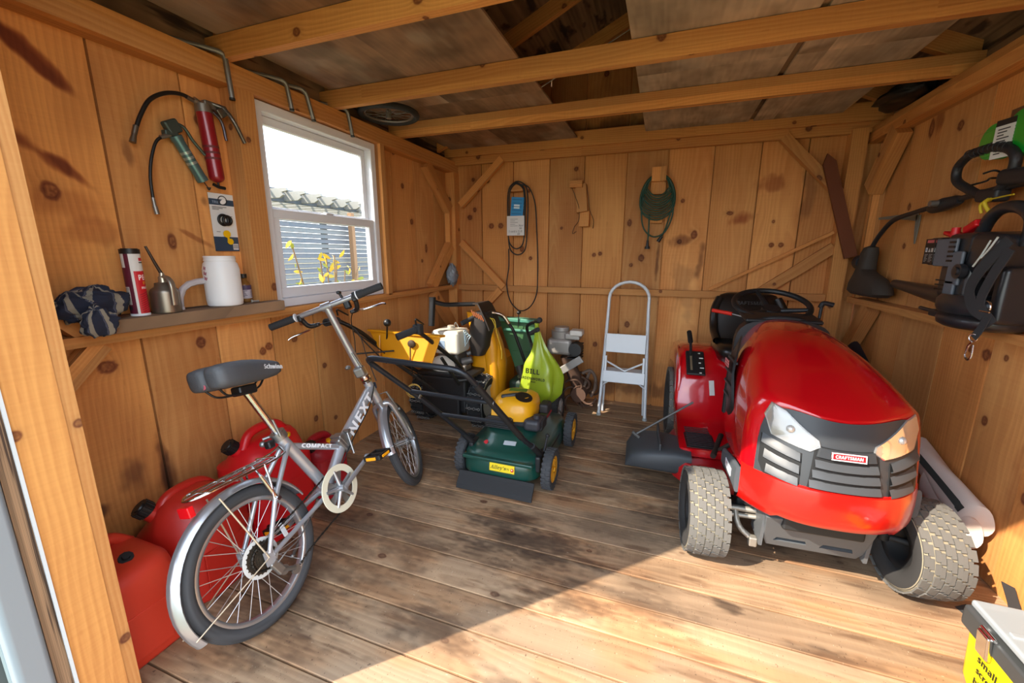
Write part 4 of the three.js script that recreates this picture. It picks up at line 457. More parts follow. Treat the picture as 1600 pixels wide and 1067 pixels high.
  // handle: folded over towards the left
  const hb = mat(0x2b2e33, .35, .5); const h = mesh('handle', R([bend([[-.555, .21, -1.965], [-.60, .33, -1.83], [-.775, .765, -1.52], [-1.285, .785, -1.50], [-1.10, .50, -1.74], [-.955, .21, -1.97]], .0135, .07, { rad: 12 })]), hb, t);
  const ra = V(-.775, .765, -1.52), rb = V(-.60, .33, -1.83), la = V(-1.285, .785, -1.5), lb = V(-1.10, .5, -1.74); mesh('crossbar', R([bar(ra.clone().lerp(rb, .42), la.clone().lerp(lb, .72), .011)]), hb, h); mesh('crossbar', R([bar(ra.clone().lerp(rb, .72), lb.clone().lerp(V(-.955, .21, -1.97), .28), .011)]), hb, h);
  mesh('grip_sleeve', R([bar(ra.clone().lerp(rb, .18), ra.clone().lerp(rb, .95), .0165)]), mat(0x171717, .6), h); mesh('lower_bracket', R([bar([-.555, .20, -1.965], [-.575, .28, -1.885], .017)]), bk, h); mesh('lower_bracket', R([bar([-.955, .20, -1.97], [-.99, .27, -1.92], .017)]), bk, h);
  for (const p of [ra.clone().lerp(rb, .42), la.clone().lerp(lb, .85)]) mesh('wing_bolt', R([cyl(.012, .012, .03, p, [0, 0, PI / 2], 8)]), M.steel, h);
}
// yellow snow blower
{
  const t = thing('snow_blower', 'yellow snow blower with black chute guard and chained tires', 'snow blower', [-1.42, 0, -2.62]); const R = (l) => rel(t, l); const ye = mat(0xd78f08, .45, 0, { clearcoat: .2 }), bk = mat(0x161617, .5), tu = mat(0x33312e, .45, .6);
  for (const x of [-1.19, -1.66]) { const w = treadWheel(t, 'wheel', [x - t.position.x, .19, -2.66 - t.position.z], .188, .115, 0xbdbab2, { lugs: 22, tm: mat(0x1c1c1d, .85) }); const ch = []; for (let k = 0; k < 12; k++) { const a = k / 12 * PI * 2; for (let j = 0; j < 6; j++) ch.push(tor(.0085, .0028, [x - t.position.x - .045 + j * .018, .19 + .197 * Math.cos(a), -2.66 - t.position.z + .197 * Math.sin(a)], [a + (j % 2 ? 1.2 : 0), 0, 0], 8, 5)); } for (const s of [-1, 1]) ch.push(tor(.175, .004, [x - t.position.x + s * .056, .19, -2.66 - t.position.z], [0, PI / 2, 0], 36, 5)); mesh('tire_chain', ch, mat(0x8d8d8a, .4, .8), w); }
  mesh('chassis', R([rbox(.36, .26, .46, .02, [-1.425, .27, -2.70]), rbox(.44, .03, .3, .01, [-1.42, .41, -2.62]), rbox(.3, .16, .05, .015, [-1.43, .2, -2.46])]), bk, t);
  const en = mesh('engine', R([rbox(.17, .15, .17, .025, [-1.44, .52, -2.66], null, 3), cyl(.085, .085, .05, [-1.44, .47, -2.57], [PI / 2, 0, 0]), bar([-1.34, .48, -2.62], [-1.27, .5, -2.64], .03, .024), bar([-1.34, .52, -2.7], [-1.26, .56, -2.74], .022), rbox(.1, .05, .1, .015, [-1.34, .44, -2.62])]), mat(0x6f6b66, .5, .5), t);
  mesh('fuel_tank', R([rbox(.22, .17, .2, .025, [-1.43, .635, -2.62], null, 3)]), mat(0xdcd6c4, .4), en); mesh('tank_label', R([box(.07, .06, .002, [-1.46, .62, -2.519])]), mat(0x8fa6bd, .5), en); mesh('flywheel_cover', R([sph(.10, [-1.46, .46, -2.555], [1, .75, .6], 24, 14)]), mat(0xd8d3c6, .45), en); mesh('fuel_cap', R([cyl(.024, .024, .02, [-1.44, .732, -2.64]), tube([[-1.40, .73, -2.62], [-1.39, .77, -2.62], [-1.37, .735, -2.63]], .004)]), mat(0xb9b2a2, .5), en);
  const wir = []; for (let k = 0; k < 5; k++) wir.push(tube([[-1.31, .60 + k * .012, -2.6], [-1.28 - .01 * k, .66 + k * .015, -2.62], [-1.26, .70 - k * .03, -2.66], [-1.29, .60, -2.68 + k * .01]], .0025)); mesh('wires', R(wir), mat(0xbcd2d6, .5), en);
  // auger housing and chute
  mesh('auger_housing', R([(() => { const g = ext([[-.26, .03], [.26, .03], [.26, .42], [.18, .46], [-.18, .46], [-.26, .42]], .3, { bevel: .01 }); return tf(g, [-1.42, 0, -3.1]); })()]), ye, t);
  const S = []; for (const [x, y, z, a, b] of [[-1.24, .16, -2.80, .15, .1], [-1.22, .32, -2.80, .145, .1], [-1.20, .46, -2.80, .13, .095], [-1.215, .60, -2.80, .115, .085], [-1.25, .72, -2.8, .10, .075], [-1.29, .83, -2.8, .085, .06]]) S.push(ring([x, y, z], a, b, 3, 28)); const ch = mesh('chute', R([loft(S, { crease: .9 })]), ye, t);
  mesh('chute_rib', R([loft([[.2, .085], [.4, .09], [.6, .075], [.72, .06]].map(([y, w]) => ring([-1.15 - (y > .55 ? (y - .55) * .3 : 0), y, -2.745], .055, .05, 2.4, 20)), { crease: 1 })]), ye, ch);
  mesh('chute_guard', R([(() => { const sec = []; for (let i = 0; i <= 14; i++) { const a = i / 14, cx = -1.40 + .28 * a + .03 * Math.sin(a * 3), cy = .885 + .03 * Math.sin(a * PI * .8) - Math.max(0, a - .6) * .42, w = .03 + .085 * sstep(.25, .7, a); sec.push([V(cx, cy, -2.72 + w), V(cx - .004, cy - .012, -2.72 + w), V(cx - .004, cy - .012, -2.72 - w), V(cx, cy, -2.72 - w)]); } return loft(sec, { crease: .5 }); })(), loft([ring([-1.24, .53, -2.7], .05, .07, 3), ring([-1.225, .6, -2.7], .075, .08, 3), ring([-1.215, .75, -2.7], .08, .085, 3), ring([-1.20, .85, -2.7], .05, .07, 3)].map(q => q), { crease: 1 })]), mat(0x241d18, .6), ch);
  mesh('guard_slots', R(Array.from({ length: 5 }, (_, k) => box(.008, .05, .004, [-1.245 + k * .018, .845 - .008 * k, -2.612], [0, 0, .5]))), mat(0x8a4a22, .6), ch);
  mesh('black_arm', R([tube([[-1.50, .93, -2.5], [-1.44, .905, -2.56], [-1.36, .90, -2.64], [-1.27, .90, -2.7]], .016), bar([-1.50, .95, -2.5], [-1.505, .76, -2.48], .022), cyl(.024, .024, .03, [-1.50, .945, -2.5])]), bk, t);
  // dash
  const P = [[-.26, .075], [.26, .075], [.22, -.09], [-.13, -.09]]; const pn = mesh('control_panel', R([ext(P, .008, { bevel: .002, p: [-1.505, .685, -2.13], r: [-.25, 0, -.015] }), box(.53, .012, .07, [-1.505, .765, -2.165], [-.1, 0, -.015]), (() => { const g = ext([[0, .07], [0, -.08], [.055, -.075]], .006, { p: [-1.66, .68, -2.11], r: [0, -PI / 2 + .5, 0] }); return g; })(), rbox(.3, .02, .03, .004, [-1.45, .6, -2.1])]), ye, t);
  mesh('shift_knob', R([bar([-1.63, .72, -2.14], [-1.605, .815, -2.12], .005), sph(.024, [-1.602, .832, -2.118])]), M.black, pn); mesh('crank_hole', R([sph(.028, [-1.43, .71, -2.115], [1, .9, .5]), bar([-1.43, .70, -2.1], [-1.435, .58, -2.1], .004)]), mat(0x3a2a18, .7), pn);
  for (const [s, g0, g1, n0] of [[-1, [-1.72, .885, -1.74], [-1.735, .88, -1.85], [-1.70, .55, -2.3]], [1, [-1.40, .79, -1.93], [-1.335, .82, -2.03], [-1.24, .55, -2.35]]]) { const h = mesh('handle_bar', R([bend([g0, g1, s < 0 ? [-1.72, .78, -2.02] : [-1.30, .74, -2.12], n0, [s < 0 ? -1.60 : -1.26, .33, -2.6]], .013, .06)]), tu, t); mesh('grip', R([bar(g0, V(...g0).lerp(V(...g1), .95), .0215, .02, 16)]), M.rubber, h); mesh('clutch_lever', R([bend([V(...g1).add(V(0, .03, 0)), V(...g1).add(V(.01, .07, .02)), V(...g1).add(V(.0, .02, -.08))], .005, .02)]), tu, h); }
  mesh('grip_bracket', R([rbox(.05, .06, .05, .01, [-1.335, .82, -2.05])]), M.rubber, t);
  mesh('control_rods', R([tube([[-1.72, .80, -1.95], [-1.66, .7, -2.05], [-1.60, .55, -2.2], [-1.5, .35, -2.45]], .004), bar([-1.72, .66, -1.95], [-1.55, .66, -2.1], .005), tube([[-1.69, .86, -1.88], [-1.62, .72, -1.95], [-1.55, .6, -2.02]], .004), bar([-1.30, .6, -2.25], [-1.26, .38, -2.4], .011), bar([-1.27, .4, -2.42], [-1.20, .41, -2.45], .011), bar([-1.55, .62, -2.05], [-1.36, .3, -2.35], .009), tube([[-1.43, .6, -2.1], [-1.45, .45, -2.15], [-1.47, .38, -2.2]], .003)]), tu, t);
  mesh('yellow_cord', R([tor(.042, .003, [-1.445, .40, -2.14], [0, .4, 0], 28, 6), tor(.045, .0025, [-1.445, .395, -2.136], [.2, .6, 0], 28, 6)]), mat(0xc9a24e, .7), t);
}
// green machine with chrome handle behind the mower, and the bag on its handle
{
  const t = thing('yard_machine', 'green upright yard machine with chrome handle behind the push mower', 'yard machine', [-.92, 0, -2.95]); const R = (l) => rel(t, l); const gr = mat(0x2f5a30, .45, 0, { clearcoat: .2 }), tu = mat(0x2b2c2c, .4, .6);
  const pn = mesh('hopper_panel', R([(() => { const sec = [[.16, .09, -2.96], [.3, .1, -2.98], [.6, .135, -3.02], [.735, .15, -3.04]].map(([y, w, z]) => { const cx = -.90 - (y - .2) * .31; return [V(cx - w, y, z), V(cx + w, y, z), V(cx + w, y, z - .05), V(cx - w, y, z - .05)]; }); return loft(sec, { crease: .4 }); })(), ...[.35, .5].map(y => box(.2, .012, .01, [-.90 - (y - .2) * .31, y, -2.985 - (y - .3) * .13]))]), gr, t); mesh('hopper_rim', R([rbox(.33, .03, .09, .008, [-1.075, .745, -3.05], [0, 0, -.02]), rbox(.27, .02, .02, .006, [-1.03, .665, -3.015], [0, 0, -.02])]), mat(0x4f8a74, .45), pn);
  mesh('base_housing', R([rbox(.36, .2, .4, .04, [-.88, .22, -3.02], null, 3)]), mat(0x1f3324, .5), t);
  mesh('handle', R([bend([[-1.23, .82, -2.62], [-1.20, .84, -2.74], [-1.10, .82, -2.80], [-1.02, .70, -2.84], [-.93, .42, -2.88], [-.87, .22, -2.93]], .0115, .05)]), tu, t); mesh('handle_top', R([bend([[-1.245, .80, -2.64], [-1.20, .845, -2.74], [-1.09, .82, -2.80], [-1.05, .75, -2.82]], .0125, .05)]), M.chrome, t); mesh('grip', R([bar([-1.31, .775, -2.56], [-1.22, .83, -2.69], .0165)]), M.rubber, t);
  mesh('handle', R([bend([[-.79, .79, -2.72], [-.86, .775, -2.76], [-.91, .74, -2.8], [-.87, .55, -2.86], [-.80, .32, -2.92], [-.76, .2, -2.96]], .0115, .05)]), tu, t); mesh('grip', R([bar([-.785, .745, -2.68], [-.86, .70, -2.76], .0165), sph(.02, [-.785, .805, -2.72])]), M.rubber, t); mesh('throttle', R([bar([-1.04, .69, -3.0], [-1.035, .80, -3.0], .004), sph(.018, [-1.035, .81, -3.0], [1, .8, 1])]), M.black, t);
  mesh('yellow_cord', R([tube([[-1.17, .81, -2.70], [-1.13, .80, -2.68], [-1.11, .74, -2.69], [-1.13, .72, -2.7], [-1.18, .78, -2.69], [-1.12, .80, -2.69], [-1.10, .70, -2.7], [-1.07, .56, -2.72], [-1.07, .5, -2.72]], .003, { seg: 60 })]), mat(0xd9b63a, .7), t);
  const wh = treadWheel(t, 'wheel', [-.665 - t.position.x, .135, -2.80 - t.position.z], .132, .06, 0x8f8b86, { lugs: 30, tm: mat(0x2b2826, .9), holes: 6, hc: 0xa39c94 }); treadWheel(t, 'wheel', [-1.02 - t.position.x, .135, -2.9 - t.position.z], .132, .06, 0x8f8b86, { lugs: 30, tm: mat(0x2b2826, .9) });
  mesh('spout_duct', R([bar([-.98, .42, -2.86], [-.90, .24, -2.80], .03, .035)]), mat(0x2c2a24, .6), t);
}
{ // plastic shopping bag hung from the handle
  const t = thing('shopping_bag', 'lime green plastic shopping bag hanging from machine handle', 'shopping bag', [-.80, .22, -2.70]); const sec = [], N = 22, n = 40;
  for (let i = 0; i <= N; i++) { const k = i / N, y = .565 * (1 - k); const a = .012 + .125 * sstep(.0, .85, k) * (k > .88 ? 1 - (k - .88) * 3.2 : 1), b = .010 + .075 * sstep(.15, .85, k) * (k > .88 ? 1 - (k - .88) * 3 : 1); const s = []; for (let j = 0; j < n; j++) { const th = j / n * PI * 2; const f = 1 + .16 * Math.sin(th * 7 + 2 * k) * (1 - k * .6) + (vn(th * 2.2, k * 6, 3) - .5) * .5 + (j < n * .2 || j > n * .9 ? .35 * Math.exp(-(((k - .5) / .16) ** 2)) : 0); s.push(V(a * f * Math.cos(th) + .012 * k - .0 + .02 * Math.sin(k * 3), y, b * f * Math.sin(th))); } sec.push(s); }
  const g = loft(sec, { crease: 1.1 }); const T = canv(512, 512, (c, w, h) => { c.fillStyle = '#b9d02a'; c.fillRect(0, 0, w, h); }); const bm = mat(0xa6bb2c, .35, 0, { transmission: .3, thickness: 0, clearcoat: .4, clearcoatRoughness: .3 });
  mesh('film', g, bm, t); const ink = mat(0x20240e, .5); const L = (s, sz, x, y, z, r = 0) => tf(letters(s, sz, .0015), [x, y, z], [0, r, -.05]);
  mesh('print', [L('E', .03, -.02, .42, .058), L('BILL', .036, .005, .245, .098), L('GARDENWORLD', .019, -.005, .195, .102), L('BAGS', .01, .01, .172, .102)], ink, t); t.children[1].userData.label = 'black shop lettering';
}
// rototiller with a grey engine
{
  const t = thing('rototiller', 'old tiller with grey engine and rusty tines near the back wall', 'tiller', [-.70, 0, -3.2]); const R = (l) => rel(t, l);
  const en = mesh('engine', R([rbox(.2, .13, .2, .03, [-.74, .53, -3.22], null, 3), cyl(.085, .08, .06, [-.74, .62, -3.22]), cyl(.06, .06, .03, [-.74, .665, -3.22]), rbox(.12, .05, .12, .012, [-.635, .62, -3.18])]), mat(0xa7a29c, .45, .4), t); mesh('cylinder_fins', R(Array.from({ length: 6 }, (_, k) => box(.11, .008, .12, [-.62, .44 + k * .022, -3.2]))), mat(0x2c2a28, .6, .3), en); mesh('air_cleaner', R([rbox(.1, .045, .1, .012, [-.60, .655, -3.14])]), mat(0xc9c5bd, .5), en); mesh('engine_guard', R([rbox(.2, .06, .025, .006, [-.63, .40, -3.10], [0, 0, .62])]), mat(0x9b9894, .5, .3), en); mesh('muffler', R([cyl(.05, .05, .1, [-.60, .53, -3.12], [PI / 2, 0, 0])]), M.dark, en);
  mesh('gear_case', R([bar([-.70, .45, -3.2], [-.58, .15, -3.27], .045, .06), cyl(.06, .06, .3, [-.57, .15, -3.27], [PI / 2, 0, .0])]), M.rust, t); mesh('drag_bar', R([bar([-.50, .33, -3.25], [-.56, .14, -3.2], .012), tube([[-.56, .31, -3.2], [-.50, .335, -3.22], [-.46, .28, -3.24], [-.46, .18, -3.26], [-.49, .1, -3.27]], .013)]), mat(0x6b5a4e, .8, .2), t);
  const ti = []; for (const z of [-3.36, -3.29, -3.2, -3.13]) for (let k = 0; k < 3; k++) { const a = k / 3 * PI * 2 + z * 9, p = (r, b) => V(-.57 + r * Math.cos(a + b), .152 + r * Math.sin(a + b), z + b * .05); ti.push(tube([p(.04, 0), p(.09, .15), p(.125, .5), p(.145, .95)], .009, { rad: 6 })); } for (const g of ti) mesh('tine', R([g]), M.rust, t);
}
// white step stool
{
  const t = thing('step_ladder', 'white folding step stool with looped handrail leaning on back wall', 'step ladder', [-.23, 0, -3.16]); const R = (l) => rel(t, l); const wh = mat(0xc9ced2, .4, .05); const z = (y) => -3.14 - .18 * y / 1.05;
  const fl = (y) => -.405 + .022 * Math.min(1, y / .8), fr = (y) => -.055 - .03 * Math.min(1, y / .8); const P = [V(fl(0), .012, z(0))]; for (const y of [.3, .6, .85]) P.push(V(fl(y), y, z(y))); for (let k = 0; k <= 12; k++) { const a = PI - k / 12 * PI; P.push(V((fl(.9) + fr(.9)) / 2 + (fr(.9) - fl(.9)) / 2 * Math.cos(a), .92 + .125 * Math.sin(a), z(.92 + .125 * Math.sin(a)))); } for (const y of [.85, .6, .3]) P.push(V(fr(y), y, z(y))); P.push(V(fr(0), .012, z(0)));
  mesh('rail', R([sweep(P, .0125, 14)]), wh, t); for (const f of [fl, fr]) mesh('foot', R([cyl(.016, .018, .02, [f(0), .01, z(0)])]), mat(0x9aa0a2, .7), t);
  const plate = (y0, y1, zo) => { const g = rbox((fr(y0) - fl(y0)) - .018, y1 - y0, .022, .004, [(fl(y0) + fr(y0)) / 2, (y0 + y1) / 2, z((y0 + y1) / 2) + zo], [-.17, 0, 0]); return g; };
  mesh('step', R([plate(.505, .65, .022)]), wh, t); mesh('step', R([plate(.275, .365, .03), rbox(.3, .004, .1, .002, [-.225, .36, z(.36) - .02], [.1, 0, 0])]), wh, t);
  for (const s of [-1, 1]) { const f = s < 0 ? fl : fr; mesh('rear_leg', R([bar([f(.47) - s * .016, .47, z(.47) - .0], [f(.0) - s * .018, .005, z(0) - .09], .009)]), wh, t); mesh('link', R([rbox(.016, .16, .012, .003, [f(.4) - s * .02, .40, z(.4) + .03], [-.17, 0, 0])]), wh, t); mesh('strut', R([bar([f(.45) - s * .02, .435, z(.45) + .02], [-.23, .365, z(.36) + .015], .0075)]), wh, t); mesh('strut', R([bar([f(.26) - s * .005, .24, z(.24) + .01], [f(.26) - s * .055, .28, z(.28) + .02], .006)]), wh, t); }
}
// ---------- red lawn tractor, nose towards the door ----------
{
  const t = thing('lawn_tractor', 'red ride-on lawn tractor with black grille and black seat', 'lawn tractor', [.607, 0, -1.83], .055);
  const red = mat(0xb80612, .2, 0, { clearcoat: 1, clearcoatRoughness: .05 }), gry = mat(0x35383b, .45, 0), blk = mat(0x17181a, .5), org = mat(0xc4150f, .28, 0, { clearcoat: .8, clearcoatRoughness: .12 });
  const dust = mat(0x8c826c, .95), lug = mat(0x62605b, .9), side = mat(0x2d2c2b, .88);
  function turf(name, p, R, w, steer) { const g = (x) => x.rotateY(steer).translate(...p); const W = w / 2;
    const rim = mesh(name, g(lathe([[0, -W * .2], [R * .3, -W * .2], [R * .36, -W * .72], [R * .5, -W * .78], [R * .52, -W * .74], [R * .52, W * .74], [R * .5, W * .78], [R * .36, W * .72], [R * .3, W * .2], [0, W * .2]], null, [0, 0, PI / 2], 36)), mat(0x1e1f20, .5), t);
    mesh('tire', g(lathe([[R * .5, -W * .75], [R * .62, -W * .95], [R * .78, -W * 1.0], [R * .9, -W * .93], [R * .95, -W * .82], [R * .952, -W * .8], [R * .952, W * .8], [R * .95, W * .82], [R * .9, W * .93], [R * .78, W], [R * .62, W * .95], [R * .5, W * .75], [R * .5, -W * .75]], null, [0, 0, PI / 2], 48)), side, rim);
    mesh('dusty_crown', g(lathe([[R * .88, -W * .955], [R * .945, -W * .86], [R * .965, -W * .6], [R * .972, 0], [R * .965, W * .6], [R * .945, W * .86], [R * .88, W * .955]], null, [0, 0, PI / 2], 48)), dust, rim);
    const L = []; const cols = 5, n = Math.round(R * 135); const bw = w / cols * .98; for (let i = 0; i < n; i++) for (let c = 0; c < cols; c++) { const a = (i + (c % 2) * .5) / n * PI * 2, x = (c - (cols - 1) / 2) * w / cols, xr = x / W, rr = R * (.983 - .055 * Math.abs(xr) ** 3); const pitch = 2 * PI * R / n; for (const s of [-1, 1]) { const aa = a + s * .022, q = box(bw * .47, R * .036, pitch * .78, [x + s * bw * .22, rr * Math.cos(aa), rr * Math.sin(aa)], [aa, 0, 0]); L.push(q); } }
    const tr = mesh('tread', g(mergeGeometries(L)), lug, rim); tr.userData.kind = 'stuff'; tr.userData.label = 'grey rubber tread blocks';
    return rim; }
  turf('front_wheel', [-.378, .178, .045], .178, .152, .02); turf('front_wheel', [.358, .178, .05], .178, .152, .06); turf('rear_wheel', [-.355, .243, -1.17], .243, .21, 0); turf('rear_wheel', [.355, .243, -1.17], .243, .21, 0);
  // hood and grille share one wrapped nose surface F(s across, t up)
  const yT = (s) => .705 + .105 * s * s, yB = .45; const F = (s, tt, o = 0) => { const w = .278 - .012 * tt, z = .283 - .055 * Math.max(0, tt) ** 1.3 - .15 * Math.abs(s) ** 2.6; const nx = s * Math.abs(s) * .8, nl = Math.hypot(nx, 1, .2); return V(s * w + o * nx / nl, yB + (yT(s) - yB) * tt + o * .2 / nl, z + o / nl); };
  const N = 40, sup = (i, e) => { const a = PI - i / N * PI, c = Math.cos(a), s = Math.sin(a); return [Math.sign(c) * Math.abs(c) ** (2 / e), Math.abs(s) ** (2 / e)]; };
  { const sec = []; const nose = [.86, .93].map((m, j) => Array.from({ length: N + 1 }, (_, i) => { const [c, s] = sup(i, 4.2); return F(c * m, s * (.95 + j * .03), .004 * j); })); for (let k = 0; k <= 16; k++) { const q = k / 16, S = []; for (let i = 0; i <= N; i++) { const [c, s] = sup(i, 4.2 - 1.0 * q); const f = F(c, s); const top = 1 - (1 - q) ** 1.9; const yr = .42 + .505 * s * (1) + .012 * (1 - c * c); const bul = Math.sin(q * PI) * .022; S.push(V(f.x * (1 - q) + .215 * c * q + c * bul, f.y * (1 - top) + yr * top, f.z * (1 - q) + (-.52) * q)); } sec.push(S); }
    const h = mesh('hood', loft([...nose, ...sec], { closed: false, crease: 1.2 }), red, t);
    mesh('hood_rear_trim', [sweep(sec[16].map(v => v.clone().add(V(0, .004, -.012))), .014, 8), loft([sec[16].map(v => v.clone().add(V(0, .0, -.01))), sec[16].map(v => v.clone().multiply(V(.97, 1, 1)).add(V(0, -.03, -.07)))], { closed: false })], blk, h);
    // side air vents
    for (const s of [-1, 1]) { const P = [[-.10, .60], [-.30, .88], [-.42, .80], [-.40, .66], [-.24, .52]]; const hs = (z, y) => { const q = clamp((.13 - z) / .65, 0, 1); return (.265 * (1 - q) + .215 * q + Math.sin(q * PI) * .022) - .03 * sstep(.72, .9, y); }; const ring0 = [], ring1 = []; const cv = new THREE.CatmullRomCurve3(P.map(([z, y]) => V(0, y, z)), true, 'catmullrom', .3).getPoints(32); for (const v of cv) { ring0.push(V(s * (hs(v.z, v.y) + .004), v.y, v.z)); ring1.push(V(s * (hs(v.z, v.y) + .012), .7 + (v.y - .7) * .9, -.28 + (v.z + .28) * .9)); } const vt = mesh('side_vent', loft([ring0, ring1], {}), blk, h); mesh('vent_slats', [0, 1, 2, 3].map(k => rbox(.012, .012, .16, .004, [s * (hs(-.3, .62 + k * .06) + .012), .60 + k * .055, -.27 - k * .012])), mat(0x2a2c2e, .5), vt);
      const T = canv(128, 64, (c) => { c.fillStyle = '#c8242c'; c.fillRect(0, 0, 128, 64); c.fillStyle = '#e8d8d4'; c.fillRect(6, 6, 116, 52); c.fillStyle = '#b01820'; c.fillRect(10, 10, 108, 44); c.fillStyle = '#f0e8e4'; c.font = 'bold 17px sans-serif'; c.fillText('CRAFTSMAN', 12, 38); }); mesh('side_badge', box(.075, .035, .003, [0, 0, 0]).applyMatrix4(new THREE.Matrix4().makeRotationY(s * PI / 2)).translate(s * (hs(-.37, .72) + .02), .735, -.375), new THREE.MeshStandardMaterial({ map: T, roughness: .4 }), vt); } }
  // grille panel with openings filled by louvres
  { const inSup = (s, e) => (1 - Math.abs(s) ** e) ** (1 / e); const grid = (o, tMin, tMax, n = 30, m = 10) => { const sec = []; for (let j = 0; j <= m; j++) { const S = []; for (let i = 0; i <= n; i++) { const a = PI - i / n * PI, c = Math.cos(a); const lim = inSup(Math.min(.9999, Math.abs(c)), 4.2); S.push(F(c * .875, Math.min(tMin + (tMax - tMin) * j / m, lim * .96), o)); } sec.push(S); } return loft(sec, { closed: false, crease: 1.2 }); };
    const g = mesh('grille', grid(.006, -.12, 1), gry, t);
    const patch = (pts, o0, o1, inset = .9) => { const cs = pts.reduce((a, p) => a + p[0], 0) / pts.length, ct = pts.reduce((a, p) => a + p[1], 0) / pts.length; const dense = []; for (let i = 0; i < pts.length; i++) { const a = pts[i], b = pts[(i + 1) % pts.length]; for (let k = 0; k < 8; k++) dense.push([a[0] + (b[0] - a[0]) * k / 8, a[1] + (b[1] - a[1]) * k / 8]); } const rg = (k, o) => dense.map(([s, q]) => F(cs + (s - cs) * k, ct + (q - ct) * k, o)); return loft([rg(1, o0), rg(1, o1 * .7), rg(inset, o1), rg(.5, o1), rg(.02, o1)], { crease: .6 }); };
    const louvre = (s0, s1, t0, t1, e = 0) => { const row = (tt, o) => Array.from({ length: 13 }, (_, i) => { const s = s0 + (s1 - s0) * i / 12; return F(s, tt + e * Math.abs(s - s0) / Math.max(.01, Math.abs(s1 - s0)), o); }); return loft([row(t1, .006), row(t0 + (t1 - t0) * .3, .016), row(t0, .018), row(t0 - .012, .010), row(t0, .002)], { closed: false, crease: .5 }); };
    // headlights
    for (const s of [-1, 1]) { const m = (P) => P.map(([a, b]) => [s * a, b]); const P = m([[.27, .60], [.29, .68], [.64, .88], [.78, .87], [.835, .70], [.76, .52], [.38, .51]]); const hl = mesh('headlight', patch(P, .005, .012, .96), new THREE.MeshPhysicalMaterial({ color: 0xdedcd6, roughness: .06, transmission: .8, thickness: .01, clearcoat: 1 }), t); mesh('reflector', patch(P.map(([a, b]) => [a * .97 + s * .015, b * .96 + .02]), .0065, .0072, .9), mat(0x8f8e8a, .22, .8), hl); mesh('bulb', sph(.014, F(s * .58, .69, .009)), mat(0xd9d7d0, .2, .4), hl);
      // side louvres
      for (let k = 0; k < 3; k++) { const tb = .36 - k * .155; mesh('louvre', louvre(s * .47, s * (.83 - k * .03), tb, tb + .10, .03), mat(0x3f4245, .45), g); } mesh('side_recess', patch(m([[.45, .0], [.45, .46], [.845, .48], [.845, .16], [.78, .02]]), .0064, .0072, .97), mat(0x0f1011, .7), g); }
    mesh('center_recess', patch([[-.38, .04], [-.33, .62], [.33, .62], [.38, .04]], .0064, .0072, .97), mat(0x0f1011, .7), g); for (let k = 0; k < 3; k++) { const tb = .08 + k * .135, w = .365 - k * .02; mesh('louvre', louvre(-w, w, tb, tb + .095), mat(0x3f4245, .45), g); } mesh('badge_panel', patch([[-.315, .48], [-.29, .61], [.29, .61], [.315, .48]], .006, .014, .95), mat(0x303336, .45), g);
    const T = canv(512, 128, (c, w, h) => { c.fillStyle = '#c9ccd0'; c.fillRect(0, 0, w, h); c.fillStyle = '#b4141e'; c.fillRect(9, 9, w - 18, h - 18); c.strokeStyle = '#e7e3e2'; c.lineWidth = 5; c.strokeRect(16, 16, w - 32, h - 32); c.fillStyle = '#f4f2f0'; c.font = 'bold 70px sans-serif'; c.textAlign = 'center'; c.fillText('CRAFTSMAN', w / 2, 89, 440); });
    const p = F(0, .545, .0195); const b = box(.098, .026, .004); b.rotateX(-.2); b.translate(p.x, p.y, p.z); mesh('badge', b, new THREE.MeshStandardMaterial({ map: T, roughness: .35 }), g).userData.label = 'red and white name badge'; }
  // bumper skirt in brighter red, dark trims at its ends
  { const B = (s, y, o = 0) => { const z = .295 - .17 * Math.abs(s) ** 2.8 - (y < .33 ? (.33 - y) * .5 : 0); return V(s * (.282 - Math.max(0, .33 - y) * .15), y, z + o); }; const sec = []; for (const [dy, o] of [[.47, -.012], [.465, .004], [.44, .010], [.39, .012], [.345, .010], [.315, .0], [.30, -.015]]) { const S = []; for (let i = 0; i <= 30; i++) { const s = -1 + i / 15; const notch = dy < .36 ? (Math.abs(s) < .62 ? .02 : 0) : 0; S.push(B(s * .985, dy + notch * .8, o + (Math.abs(s) < .62 && dy < .40 ? -.004 : 0))); } sec.push(S); }
    const bp = mesh('bumper', loft(sec, { closed: false, crease: .7 }), org, t);
    for (const s of [-1, 1]) { const tr = mesh('bumper_trim', loft([[.50, .20], [.47, .05], [.42, -.06], [.40, -.1]].map(([y], k) => ring([s * (.283), .40 - k * .012 + (k === 0 ? -.01 : 0), .14 - k * .085], .012, .055 - k * .006, 3, 16, 'xy')), { crease: 1 }), mat(0x4a5055, .5), t); const T = canv(256, 96, (c) => { c.fillStyle = '#dfe2e6'; c.fillRect(0, 0, 256, 96); c.fillStyle = '#b82030'; c.font = 'bold 64px sans-serif'; c.fillText('YT', 18, 70); c.fillStyle = '#8a93a8'; c.fillRect(130, 30, 100, 10); c.fillRect(130, 50, 80, 8); }); mesh('sticker', box(.10, .034, .002).applyMatrix4(new THREE.Matrix4().makeRotationY(s * PI / 2)).applyMatrix4(new THREE.Matrix4().makeRotationX(s * 0)).translate(s * .2965, .385, .03), new THREE.MeshStandardMaterial({ map: T, roughness: .4 }), tr); } }
